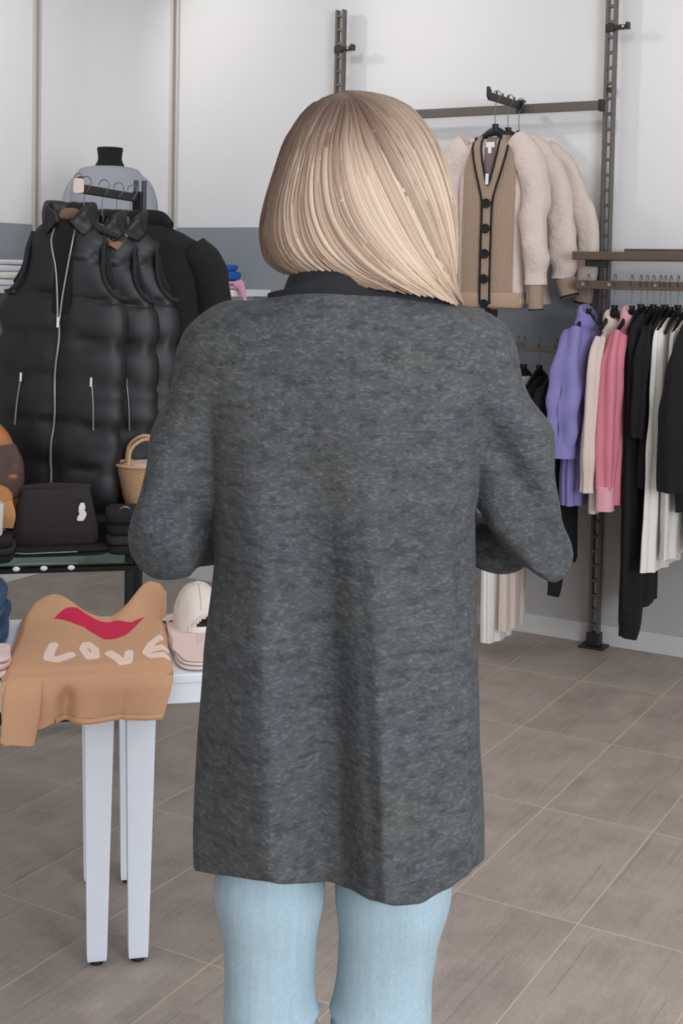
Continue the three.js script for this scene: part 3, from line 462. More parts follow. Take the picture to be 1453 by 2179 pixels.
// ---- tan sweater with LOVE, draped over both tables
{
  const zb = (u) => table([[-3.19], [-3.21], [-3.17], [-3.1], [-3.09], [-3.16], [-3.24], [-3.23]], u)[0], zf = -2.652;
  const xl = (v) => table([[-0.062], [-0.085], [-0.09], [-0.1], [-0.108], [-0.108], [-0.102]], v)[0], xr = (v) => table([[0.262], [0.252], [0.242], [0.236], [0.234], [0.226], [0.212]], v)[0];
  const drop = (u) => table([[0.122], [0.115], [0.1], [0.094], [0.084], [0.084], [0.083], [0.085], [0.086], [0.085], [0.085], [0.085], [0.084], [0.084]], u)[0], K = 0.74;
  const at = (v, u) => { // v runs from the back edge over the front edge and down
    const x = lerp(xl(v), xr(v), u) ; let y = 0.63, z;
    if (v < K) { const q = v / K; z = lerp(zb(u), zf, q); const hump = 0.034 * gs(u - 0.2, 0.2) * smooth(0.32, 0, q) + 0.05 * gs(u - 0.89, 0.22) * smooth(0.34, 0, q) - 0.006 * gs(u - 0.6, 0.15) * smooth(0.3, 0, q); y += 0.006 + hump + 0.003 * noise(u * 6, q * 5, 2) - 0.012 * smooth(0.88, 1, q); if (q < 0.05) y -= 0.02 * (1 - q / 0.05); y -= 0.012 * smooth(0.05, 0, Math.min(u, 1 - u)); }
    else { const q = (v - K) / (1 - K), d = drop(u); z = zf + 0.012 * Math.sin(Math.min(1, q * 3) * Math.PI / 2) + 0.018 * q * gs(u - 0.1, 0.16) - 0.026 * smooth(0.05, 0.5, q) * gs(u - 0.38, 0.045) + 0.012 * smooth(0.05, 0.5, q) * gs(u - 0.28, 0.06) + 0.007 * q * Math.sin(u * 14 + 1) - 0.006 * gs(u - 0.73, 0.012) * q + 0.006 * gs(u - 0.5, 0.1) * q; y = 0.624 - d * q; }
    return [x, y, z];
  };
  const uvOf = (x, z) => { let u = 0.5, v = 0.4; for (let i = 0; i < 12; i++) { v = K * (z - zb(u)) / (zf - zb(u)); u = (x - xl(v)) / (xr(v) - xl(v)); } return [u, v]; };
  const S = 1024, cv = document.createElement('canvas'); cv.width = cv.height = S; const c = cv.getContext('2d');
  c.fillStyle = '#d2a27e'; c.fillRect(0, 0, S, S);
  for (let i = 0; i < 130; i++) { c.fillStyle = i % 2 ? 'rgba(120,70,40,0.05)' : 'rgba(255,225,190,0.05)'; c.fillRect(i * 8, 0, 4, S); }
  const path = (pts) => { c.beginPath(); pts.forEach(([x, z], i) => { const [u, v] = uvOf(x, z); c[i ? 'lineTo' : 'moveTo'](u * S, v * S); }); };
  c.fillStyle = '#d31c4c'; path([[-0.008, -3.055], [0.019, -3.095], [0.046, -3.1], [0.072, -3.06], [0.097, -3.03], [0.129, -3.022], [0.166, -3.012], [0.198, -3.045], [0.169, -2.962], [0.145, -2.907], [0.122, -2.885], [0.1, -2.884], [0.079, -2.933], [0.06, -2.983], [0.029, -3.016]]); c.closePath(); c.fill();
  c.strokeStyle = '#f6ddd0'; c.lineCap = c.lineJoin = 'round'; c.lineWidth = 62;
  path([[-0.008, -2.848], [-0.016, -2.79], [-0.018, -2.757], [0.0, -2.745], [0.028, -2.775]]); c.stroke();
  c.lineWidth = 52; path([[0.06, -2.85], [0.054, -2.814], [0.066, -2.752], [0.079, -2.754], [0.078, -2.81], [0.066, -2.85]]); c.closePath(); c.stroke();
  c.lineWidth = 58; path([[0.107, -2.775], [0.13, -2.712], [0.144, -2.716], [0.148, -2.77]]); c.stroke();
  c.lineWidth = 50; path([[0.22, -2.873], [0.197, -2.825], [0.184, -2.77], [0.192, -2.74], [0.224, -2.742]]); c.stroke(); path([[0.192, -2.785], [0.227, -2.8]]); c.stroke();
  const t = new THREE.CanvasTexture(cv); t.colorSpace = THREE.SRGBColorSpace; t.flipY = false; t.wrapS = t.wrapT = THREE.ClampToEdgeWrapping;
  const tan = cloth(0xffffff, { map: t, sheenColor: new THREE.Color(0xd8b090) });
  const o = thing('folded_sweater', 'tan knit sweater with red heart and LOVE lettering draped over both white tables', 'sweater', F(0, 0, 0), FT);
  const top = gridGeo(90, 70, (v, u) => [...at(v, u), u, v]), bot = gridGeo(45, 35, (v, u) => { const p = at(v, u), e = 0.5 * smooth(0.06, 0, Math.min(u, 1 - u, 1 - v, v)); return [p[0], p[1] - (v < K ? Math.max(0.014, p[1] - 0.618) * (1 - e) : 0), p[2] - (v >= K ? 0.014 * (1 - e) : 0), 0.02, 0.98]; });
  const rim = (f) => gridGeo(2, 60, (k, s) => { const [v, u] = f(s), p = at(v, u); return [p[0], p[1] - (v < K ? (p[1] - 0.6185) * k : 0), p[2] - (v >= K ? 0.012 * k : 0), 0.02, 0.98]; });
  mesh('knit_body', [top, bot, rim((s) => [s, 0]), rim((s) => [s, 1]), rim((s) => [0, s])], tan, o);
  mesh('hem_rib', gridGeo(60, 8, (u, k) => { const p = at(0.995, 0.32 + u * 0.67), a = k * Math.PI * 2; return [p[0], p[1] + 0.006 * Math.sin(a), p[2] + 0.002 + 0.0045 * Math.cos(a), 0.02, 0.98]; }), tan, o);
  mesh('sleeve', loft([[-0.06, 0.62, -2.7, 0.03, 0.005], [-0.062, 0.619, -2.655, 0.034, 0.008], [-0.066, 0.595, -2.634, 0.037, 0.011], [-0.07, 0.55, -2.626, 0.036, 0.011], [-0.076, 0.505, -2.622, 0.033, 0.01]], { segs: 24, n: 2.4 }).deleteAttribute('uv').setAttribute('uv', new THREE.Float32BufferAttribute(new Float32Array(2 * 24 * 1000).fill(0.03), 2)), tan, o);
}
// ---- folded goods: layers of soft cloth with rounded edges
function foldedLayer(w, h, d, seed, soft = 0.006) {
  return loft([[0, 0.0005, 0, w / 2 - 0.01, d / 2 - 0.01], [0, h * 0.15, 0, w / 2 - 0.002, d / 2 - 0.002], [0, h * 0.5, 0, w / 2, d / 2], [0, h * 0.85, 0, w / 2 - 0.003, d / 2 - 0.003], [0, h * 0.97, 0, w / 2 - 0.02, d / 2 - 0.02], [0, h, 0, w / 2 - 0.05, d / 2 - 0.05]], { segs: 48, steps: 12, n: 5, disp: (th, t, p) => soft * noise(p[0] * 16 + seed, p[1] * 30, p[2] * 16) });
}
function folded(name, label, cat, pos, turn, w, d, layers, group) {
  const o = thing(name, label, cat, pos, turn, group); let y = 0;
  layers.forEach(([h, mat, dx = 0, dz = 0, k = 1], i) => { const m = mesh('fold', foldedLayer(w * k, h, d * k, i * 5 + w * 40), mat, o); m.position.set(dx, y, dz); y += h * 0.98; });
  return o;
}
const C = { denim: phys({ map: denimTex, color: 0x86abc9, roughness: 0.95 }), denimDark: phys({ map: denimTex, color: 0x54779a, roughness: 0.95 }), blush: cloth(0xe9cfc8), cream: cloth(0xe9ddd2), offWhite: cloth(0xe6e3de), blue: cloth(0x1a5cb0), pink: cloth(0xd9a0b4), white: cloth(0xdfe0e2), blackCloth: cloth(0x151314, { sheen: 0.06 }), darkBrown: cloth(0x2d2625, { sheen: 0.06 }), lav: cloth(0x8780b6), lilac: cloth(0x5c5a80), rose: cloth(0xd8808f), rosePale: cloth(0xe3a5ae), bone: cloth(0xd9c6ba), black: cloth(0x0e0e0f, { sheen: 0.06 }), ivory: cloth(0xe8e4dd) };
folded('folded_jeans', 'blue folded jeans at the left end of the white table', 'jeans', F(-0.235, 0.615, -2.98), FT, 0.25, 0.36, [[0.035, C.denim], [0.03, C.denimDark, 0.004, 0.006], [0.03, C.denim, -0.006, 0], [0.02, C.denimDark, 0.002, 0.01, 0.97]]);
folded('folded_shirt', 'blush folded top lying between the jeans and the LOVE sweater', 'shirt', F(-0.165, 0.614, -2.745), FT + 0.05, 0.15, 0.13, [[0.018, C.blush], [0.016, C.blush, -0.004, 0.003, 0.97], [0.012, C.blush, 0.002, 0, 0.95]]);
folded('folded_shirt', 'pale blush folded top under the white cap beside the LOVE sweater', 'shirt', F(0.326, 0.614, -2.87), FT, 0.17, 0.36, [[0.008, C.blush], [0.007, C.cream, 0.003, -0.004, 0.985], [0.005, C.blush, 0, -0.008, 0.97]]);
{ // cap seen from its back, strap opening towards the camera
  const o = thing('cap', 'cream baseball cap lying on the blush folded top', 'cap', F(0.312, 0.6335, -2.97), FT + 0.05), R = 0.055;
  const open = (x, y, z) => z > 0.3 * R && Math.hypot((x - 0.012) / 0.03, (y - 0.0) / 0.036) < 1;
  const g = new THREE.SphereGeometry(1, 64, 40, 0, Math.PI * 2, 0, Math.PI / 2), P = g.attributes.position;
  for (let i = 0; i < P.count; i++) { const x = P.getX(i), y = P.getY(i), z = P.getZ(i); const k = 1 + 0.02 * noise(x * 3, y * 3, z * 3); P.setXYZ(i, x * R * k, Math.pow(y, 0.72) * 0.1 * k, z * R * 1.12 * k - 0.0); }
  g.computeVertexNormals();
  const idx = g.index.array, keep = []; for (let i = 0; i < idx.length; i += 3) { const q = [0, 1, 2].map((k) => [P.getX(idx[i + k]), P.getY(idx[i + k]), P.getZ(idx[i + k])]); if (!q.every((p) => open(...p))) keep.push(idx[i], idx[i + 1], idx[i + 2]); } g.setIndex(keep);
  mesh('crown', g, C.cream, o);
  mesh('button', new THREE.SphereGeometry(0.007, 12, 8).scale(1, 0.5, 1).translate(0, 0.1, 0), C.cream, o);
  const zs = (x, y) => { const yy = Math.pow(clamp(y / 0.1), 1 / 0.72); return R * 1.12 * Math.sqrt(Math.max(0, 1 - yy * yy - (x / R) ** 2)); };
  mesh('opening_binding', rod(Array.from({ length: 17 }, (_, i) => { const a = Math.PI * i / 16, x = 0.01 + 0.031 * Math.cos(a), y = 0.003 + 0.035 * Math.sin(a); return [x, y, zs(x, y) + 0.001]; }), 0.0028), C.cream, o);
  mesh('strap', strip([[-0.028, 0.008], [-0.01, 0.007], [0.01, 0.007], [0.03, 0.007], [0.044, 0.009]], 0.014, 0.002, zs, 0.0015), C.cream, o);
  mesh('strap_buckle', box(0.012, 0.014, 0.004, 0.024, 0.012, zs(0.024, 0.012) + 0.004, 0.001), M.zip, o);
  for (const a of [0.25, 0.75, 1.25, 1.75, 2.25, 2.75].map((v) => v * Math.PI / 1.5)) mesh('seam', rod(Array.from({ length: 9 }, (_, i) => { const f = 0.25 + 0.75 * i / 8, e = f * Math.PI / 2; return [Math.cos(a) * Math.cos(e) * R * 1.01, Math.pow(Math.sin(e), 0.72) * 0.101, Math.sin(a) * Math.cos(e) * R * 1.13]; }), 0.0012, 5), C.cream, o);
  mesh('brim', gridGeo(10, 24, (t, s) => { const a = -Math.PI * (0.2 + 0.6 * s), r = R * (1 + 0.95 * t * Math.sin(-a) ** 0.6); return [Math.cos(a) * lerp(R, r, 1) * 1.0, 0.006 - 0.012 * t * Math.abs(Math.cos(a)) + 0.004 * t, Math.sin(a) * r * 1.05]; }), C.cream, o);
}
// ---- free-standing slotted rack with the vest arm and the glass shelf
const PX = -2.579, PZ = -3.249, rackPos = F(0.24, 0, -4.142);
{
  const o = thing('display_rack', 'dark slotted floor stand carrying the black vests on its arm', 'clothes rack', rackPos, FT);
  const post = (x) => { for (const s of [-1, 1]) mesh('post_bar', box(0.014, 1.72, 0.03, x + s * 0.0125, 0.86, 0, 0.002), M.blackMetal, o); for (let y = 0.12; y < 1.7; y += 0.08) mesh('rung', box(0.012, 0.014, 0.02, x, y, -0.004), M.blackMetal, o); };
  post(0); post(-0.9);
  for (const x of [0, -0.9]) { mesh('base_foot', box(0.05, 0.03, 0.7, x, 0.025, 0.05, 0.006), M.blackMetal, o); for (const z of [-0.26, 0.36]) mesh('castor', [cyl(0.012, 0.012, 0.02, x, 0.01, z)], M.foot, o); }
  mesh('base_beam', box(0.87, 0.04, 0.03, -0.45, 0.05, 0, 0.004), M.blackMetal, o);
  const tip = V3(-2.44, 0, -2.81).sub(V3(PX, 0, PZ)), len = 0.46, a = Math.atan2(tip.x, tip.z) - FT, g = new THREE.Group(); g.name = 'vest_arm'; g.position.set(0, 1.665, 0); g.rotation.y = a; o.add(g);
  mesh('arm_bar', [box(0.014, 0.026, len, 0, 0, len / 2, 0.003), box(0.014, 0.03, 0.012, 0, 0.018, len - 0.004, 0.003)], M.blackMetal, g);
  mesh('arm_bracket', [box(0.03, 0.1, 0.016, 0, -0.03, 0.02, 0.003), cyl(0.007, 0.007, 0.02, 0, -0.005, 0.03, 10)], M.blackMetal, g);
}
const GY = 0.6905, onGlass = (x, z, y = GY) => F(x, y, z);
{
  const o = thing('glass_table', 'black framed glass table holding the dark bag, in front of the vests', 'table', F(-0.318, 0, -3.6), FT), W = 1.05, D = 0.42;
  mesh('glass_top', box(W, 0.009, D, 0, 0.6855, 0, 0.002), M.glass, o, 'clear green-edged glass top');
  for (const sx of [-1, 1]) for (const sz of [-1, 1]) mesh('leg', box(0.014, 0.68, 0.014, sx * (W / 2 - 0.012), 0.34, sz * (D / 2 - 0.012), 0.002), M.blackMetal, o);
  for (const sz of [-1, 1]) mesh('frame_bar', box(W - 0.04, 0.012, 0.012, 0, 0.674, sz * (D / 2 - 0.012), 0.002), M.blackMetal, o);
  for (const sx of [-1, 1]) mesh('frame_bar', box(0.012, 0.012, D - 0.04, sx * (W / 2 - 0.012), 0.674, 0, 0.002), M.blackMetal, o);
  for (const x of [-0.103, -0.035, 0.033]) mesh('pale_bead', new THREE.SphereGeometry(0.0085, 14, 10).scale(1.1, 0.75, 0.8).translate(x + 0.318, 0.682, D / 2 + 0.002), M.white, o);  // small pale beads along the front edge of the glass
}
{ // dark pouch bag with a white hang tag
  const o = thing('bag', 'dark brown soft bag with a white hang tag on the glass shelf', 'bag', onGlass(-0.008, -3.56, GY + 0.021), FT);
  mesh('bag_body', loft([[0, 0.142, -0.01, 0.09, 0.012], [0, 0.13, -0.006, 0.094, 0.022], [0, 0.085, 0, 0.106, 0.036], [0, 0.042, 0, 0.116, 0.044], [0, 0.01, 0, 0.117, 0.043], [0, 0.0, 0, 0.108, 0.038]], { segs: 48, n: 3.4, disp: (th, t, p) => 0.006 * noise(p[0] * 14, p[1] * 16, p[2] * 14) }), C.darkBrown, o);
  mesh('top_fold', loft([[-0.094, 0.145, -0.012, 0.01, 0.013], [0, 0.148, -0.01, 0.012, 0.015], [0.092, 0.144, -0.012, 0.01, 0.013]], { segs: 16, side: [0, 1, 0], n: 2.4 }), C.darkBrown, o);
  const tg = mesh('hang_tag', loft([[0.07, 0.112, 0.032, 0.005, 0.0015], [0.069, 0.1, 0.037, 0.009, 0.002], [0.066, 0.09, 0.04, 0.006, 0.002], [0.072, 0.084, 0.041, 0.009, 0.002], [0.064, 0.07, 0.044, 0.009, 0.002], [0.063, 0.066, 0.045, 0.004, 0.001]], { segs: 12, n: 3 }), C.white, o);
  mesh('tag_cord', rod([[0.07, 0.112, 0.032], [0.064, 0.12, 0.03], [0.052, 0.12, 0.029], [0.045, 0.116, 0.029]], 0.001, 6), C.black, tg);
}
{ // black folded garment with a pale zip under the bag
  const o = folded('folded_trousers', 'black folded garment with a pale zip under the dark bag', 'folded clothes', onGlass(0.0, -3.555), FT, 0.27, 0.16, [[0.011, C.blackCloth], [0.01, C.blackCloth, 0.002, 0, 0.98]]);
  mesh('zip', rod([[-0.115, 0.014, 0.08], [-0.08, 0.012, 0.082], [-0.02, 0.013, 0.082], [0.05, 0.014, 0.081]], 0.0022, 6), M.zip, o);
}
{ const o = folded('folded_scarf', 'black folded cloth between the dark bag and the wicker basket', 'folded clothes', onGlass(0.182, -3.555), FT, 0.11, 0.17, [[0.026, C.blackCloth], [0.028, C.darkBrown, -0.002, -0.004, 0.98], [0.03, C.blackCloth, -0.002, -0.006, 0.97], [0.03, C.blackCloth, -0.004, -0.006, 0.95]]); mesh('cord_ring', new THREE.TorusGeometry(0.014, 0.0025, 8, 24).rotateX(0.5).translate(-0.01, 0.113, 0.05), M.zip, o); }
{ // wicker basket
  const o = thing('wicker_basket', 'small tan wicker basket with handles beside the woman’s left sleeve', 'basket', onGlass(0.238, -3.73, GY + 0.066), FT);
  const w = std({ color: 0xc39a74, roughness: 0.8 });
  mesh('basket_body', loft([[0, 0.0, 0, 0.042, 0.042], [0, 0.05, 0, 0.06, 0.06], [0, 0.1, 0, 0.072, 0.07], [0, 0.14, 0, 0.083, 0.08]], { segs: 96, steps: 56, n: 2, capEnd: false, disp: (th, t) => 0.003 * Math.sin(th * 24) * Math.sin(t * 56 * Math.PI / 2 + 0.5) }), w, o);
  mesh('rim', new THREE.TorusGeometry(0.082, 0.005, 10, 48).rotateX(Math.PI / 2).translate(0, 0.14, 0), w, o);
  for (const z of [-0.06, 0.06]) mesh('handle', rod([[-0.05, 0.14, z], [-0.04, 0.19, z * 0.8], [0.0, 0.215, z * 0.7], [0.05, 0.19, z * 0.8], [0.055, 0.14, z]], 0.005), w, o);
  mesh('lining', loft([[0, 0.13, 0, 0.07, 0.066], [0, 0.146, 0, 0.05, 0.05], [0, 0.142, 0, 0.01, 0.01]], { segs: 24, steps: 8, disp: (th, t, p) => 0.008 * noise(p[0] * 40, 1, p[2] * 40) }), C.bone, o);
  const b = thing('display_block', 'dark display box under the wicker basket', 'box', onGlass(0.238, -3.73), FT); mesh('box_body', box(0.1, 0.056, 0.1, 0, 0.0285, 0, 0.004), C.darkBrown, b); mesh('box_lid', box(0.104, 0.01, 0.104, 0, 0.0605, 0, 0.003), C.blackCloth, b);
}
{ // goods at the left edge of the glass shelf
  const o = thing('handbag', 'tan rounded handbag at the left edge of the glass shelf', 'bag', onGlass(-0.215, -3.64), FT), tanL = std({ color: 0xb8794a, roughness: 0.45 }), dk = std({ color: 0x4b3026, roughness: 0.5 });
  mesh('bag_body', loft([[0, 0.35, 0, 0.02, 0.02], [0, 0.335, 0, 0.055, 0.045], [0, 0.29, 0, 0.09, 0.06], [0, 0.22, 0, 0.105, 0.066], [0, 0.12, 0, 0.11, 0.07], [0, 0.02, 0, 0.105, 0.07], [0, 0, 0, 0.09, 0.06]], { segs: 48, n: 2.5 }), tanL, o);
  mesh('front_flap', loft([[0.03, 0.27, 0.05, 0.075, 0.016], [0.04, 0.22, 0.066, 0.085, 0.02], [0.05, 0.17, 0.07, 0.08, 0.02], [0.05, 0.14, 0.068, 0.05, 0.014]], { segs: 32, n: 2.4, disp: (th, t, p) => 0.006 * noise(p[0] * 30, p[1] * 30, 1) }), dk, o);
  mesh('clasp', new THREE.SphereGeometry(0.012, 16, 12).scale(1.3, 0.8, 0.8).translate(0.095, 0.2, 0.08), M.brown, o);
  const s = thing('scarf_roll', 'tan rolled scarf beside the dark bag', 'scarf', onGlass(-0.165, -3.545, GY + 0.06), FT); s.scale.setScalar(0.78);
  mesh('roll', loft([[0, 0.0, 0, 0.035, 0.025], [0, 0.02, 0, 0.045, 0.032], [0, 0.06, 0, 0.054, 0.034], [0.006, 0.11, 0, 0.058, 0.032], [0.014, 0.14, 0, 0.052, 0.026], [0.02, 0.155, 0, 0.03, 0.014]], { segs: 36, n: 2.3, disp: (th, t, p) => 0.008 * noise(p[0] * 26, p[1] * 40, p[2] * 26) }), cloth(0xb98350), s);
  mesh('loose_end', loft([[0.03, 0.1, 0.03, 0.03, 0.008], [0.04, 0.06, 0.046, 0.032, 0.01], [0.036, 0.02, 0.044, 0.028, 0.008]], { segs: 20, n: 2.6 }), cloth(0xc08c5a), s);
  const p = thing('mug', 'white cup with a dark blue mark at the left edge of the glass shelf', 'mug', onGlass(-0.176, -3.455, GY + 0.06), FT);
  mesh('cup_body', new THREE.LatheGeometry([[0, 0.001], [0.03, 0.001], [0.036, 0.01], [0.04, 0.09], [0.0375, 0.09], [0.034, 0.012], [0, 0.01]].map((q) => new THREE.Vector2(...q)), 40), M.white, p);
  mesh('mark', new THREE.TorusGeometry(0.014, 0.003, 8, 24, 3.6).rotateY(0.35).translate(0.013, 0.055, 0.0375), std({ color: 0x2a2f66 }), p);
  mesh('handle', rod([[-0.037, 0.07, 0], [-0.06, 0.07, 0], [-0.062, 0.03, 0], [-0.035, 0.025, 0]], 0.005), M.white, p);
}
folded('folded_shirt', 'black folded clothes under the white cup at the left of the glass table', 'folded clothes', onGlass(-0.175, -3.5), FT, 0.13, 0.2, [[0.022, C.blackCloth], [0.02, C.darkBrown, 0.002, 0, 0.98], [0.02, C.blackCloth, -0.002, 0, 0.97]]);
// ---- corner shelves
folded('folded_jumper', 'bright blue folded jumper on the corner shelf', 'folded clothes', [-3.375, 1.3685, -4.79], 0.3, 0.2, 0.16, [[0.04, C.blue], [0.04, C.blue, 0.004, 0.004, 0.96], [0.03, C.blue, -0.004, 0, 0.9]]);
{ const o = folded('folded_scarf', 'pink folded scarf hanging over the end of the corner shelf', 'scarf', [-3.24, 1.3685, -4.72], 0.1, 0.1, 0.08, [[0.02, C.pink], [0.016, C.pink, 0.003, 0, 0.95]]); mesh('loose_end', loft([[0.03, 0.03, 0.03, 0.022, 0.006], [0.05, 0.026, 0.035, 0.02, 0.006], [0.066, 0.0, 0.036, 0.016, 0.006], [0.08, -0.04, 0.036, 0.01, 0.005], [0.086, -0.065, 0.036, 0.005, 0.003]], { segs: 16, n: 2.3 }), C.pink, o); }
folded('folded_shirt', 'white folded shirts stacked on the left wall shelf', 'folded clothes', [XL + 0.17, 1.3685, -4.28], 0, 0.26, 0.34, [[0.03, C.white], [0.03, C.ivory, 0.004, 0, 0.98], [0.03, C.white, -0.003, 0.004, 0.98], [0.022, C.white, 0.002, 0, 0.95]]);
{ // shop mannequin bust in the corner
  const o = thing('mannequin', 'headless mannequin bust with black neck cap in a pale grey knit top', 'mannequin', [-3.632, 0, -4.365], YAW);
  mesh('shelf_stand', [cyl(0.09, 0.09, 0.01, 0, 1.3745, -0.42, 32), rod([[0, 1.375, -0.42], [0, 1.47, -0.41], [0, 1.52, -0.3], [0, 1.52, -0.06]], 0.012)], M.darkSteel, o);
  mesh('torso_form', loft([[0, 1.875, 0, 0.062, 0.06], [0, 1.84, 0, 0.1, 0.08], [0, 1.78, 0, 0.17, 0.1], [0, 1.6, 0, 0.15, 0.1], [0, 1.4, 0, 0.12, 0.09], [0, 1.27, 0, 0.14, 0.1]], { segs: 40 }), M.blackFelt, o);
  mesh('neck_cap', loft([[0, 1.958, 0, 0.052, 0.05], [0, 1.952, 0, 0.054, 0.052], [0, 1.91, 0, 0.05, 0.048], [0, 1.885, 0, 0.06, 0.056], [0, 1.862, 0, 0.07, 0.064]], { segs: 40, n: 2 }), M.blackFelt, o, 'black neck cap');
  const k = mesh('knit_top', loft([[0, 1.878, 0, 0.07, 0.066], [0, 1.868, 0, 0.115, 0.088], [0, 1.845, 0, 0.135, 0.1], [0, 1.81, 0, 0.16, 0.112], [0, 1.74, 0, 0.17, 0.122], [0, 1.65, 0, 0.172, 0.125], [0, 1.5, 0, 0.165, 0.122], [0, 1.34, 0, 0.165, 0.12], [0, 1.28, 0, 0.165, 0.12]], { segs: 72, n: 2.3, disp: (th, t, p) => 0.0016 * Math.sin(th * 44) + 0.005 * noise(p[0] * 9, p[1] * 9, p[2] * 9) }), M.greyKnit, o, 'pale grey ribbed knit top');
  for (const s of [-1, 1]) mesh('sleeve', loft([[s * 0.085, 1.825, 0, 0.03, 0.05], [s * 0.135, 1.795, 0, 0.038, 0.06], [s * 0.158, 1.73, 0, 0.042, 0.06], [s * 0.165, 1.6, 0.01, 0.04, 0.05], [s * 0.168, 1.45, 0.015, 0.036, 0.042], [s * 0.165, 1.3, 0.02, 0.032, 0.036]], { segs: 32, disp: (th, t, p) => 0.005 * noise(p[0] * 14, p[1] * 14, p[2] * 14) }), M.greyKnit, k);
}

// ---------------------------------------------------------------- hangers and hanging clothes
// hanger: the hook's rail point is the origin; shoulders lie `drop` below along local x
function hanger(label, pos, turn, { w = 0.19, drop = 0.1, group, slope = 0.05 } = {}) {
  const o = thing('clothes_hanger', label, 'hanger', pos, turn, group);
  mesh('hook', rod([[-0.012, 0.004, 0], [-0.006, 0.017, 0], [0.008, 0.02, 0], [0.018, 0.008, 0], [0.012, -0.012, 0], [0, -0.03, 0], [0, -drop + 0.01, 0]], 0.0017, 6), M.wire, o);
  mesh('shoulder_bar', [loft([[-w, -drop - slope, 0, 0.008, 0.005], [-w * 0.5, -drop - slope * 0.3, 0, 0.012, 0.007], [0, -drop + 0.008, 0, 0.017, 0.009], [w * 0.5, -drop - slope * 0.3, 0, 0.012, 0.007], [w, -drop - slope, 0, 0.008, 0.005]], { segs: 12, side: [0, 1, 0], n: 2.4 }), cyl(0.013, 0.009, 0.03, 0, -drop + 0.02, 0, 14)], M.plastic, o);
  return o;
}
// ---- beige jackets with dark trims on the hanging arm. local: shoulder line y = 0, facing +z
const fleece = phys({ color: 0xdccabf, roughness: 1, sheen: 0.5, sheenRoughness: 0.6, sheenColor: new THREE.Color(0xf2e4d8), bumpMap: tex(256, 256, (u, v) => 128 + 60 * fbm(u, v, 24, 3) + 50 * fbm(u, v, 8, 5), { srgb: false, repeat: [5, 5] }), bumpScale: 0.006 });
const ribKnit = cloth(0xb29a86, { map: tex(256, 64, (u, v) => { const k = 236 + 12 * Math.sin(u * Math.PI * 2 * 10) + 8 * noise(u * 60, v * 14, 3, [60, 14]); return [k, k * 0.99, k * 0.98]; }, { repeat: [10, 10] }) }), trimDark = cloth(0x211b1b), lining = cloth(0x7c6a66);
const bodyRows = [[0, 0.0, 0, 0.05, 0.022], [0, -0.012, 0, 0.085, 0.036], [0, -0.04, 0, 0.128, 0.044], [0, -0.1, 0, 0.14, 0.05], [0, -0.2, 0, 0.14, 0.055], [0, -0.35, 0.002, 0.137, 0.058], [0, -0.5, 0.004, 0.134, 0.058], [0, -0.6, 0.004, 0.137, 0.056], [0, -0.625, 0.004, 0.132, 0.05]];
function rowAt(rows, y) { return curve(rows.map((r) => [r[1], r[0], r[2], r[3], r[4]]), y); }
const zFront = (x, y) => { const [cx, cz, a, b] = rowAt(bodyRows, y); return cz + b * Math.pow(Math.max(0, 1 - Math.pow(Math.min(1, Math.abs(x - cx) / a), 2.4)), 1 / 2.4); };
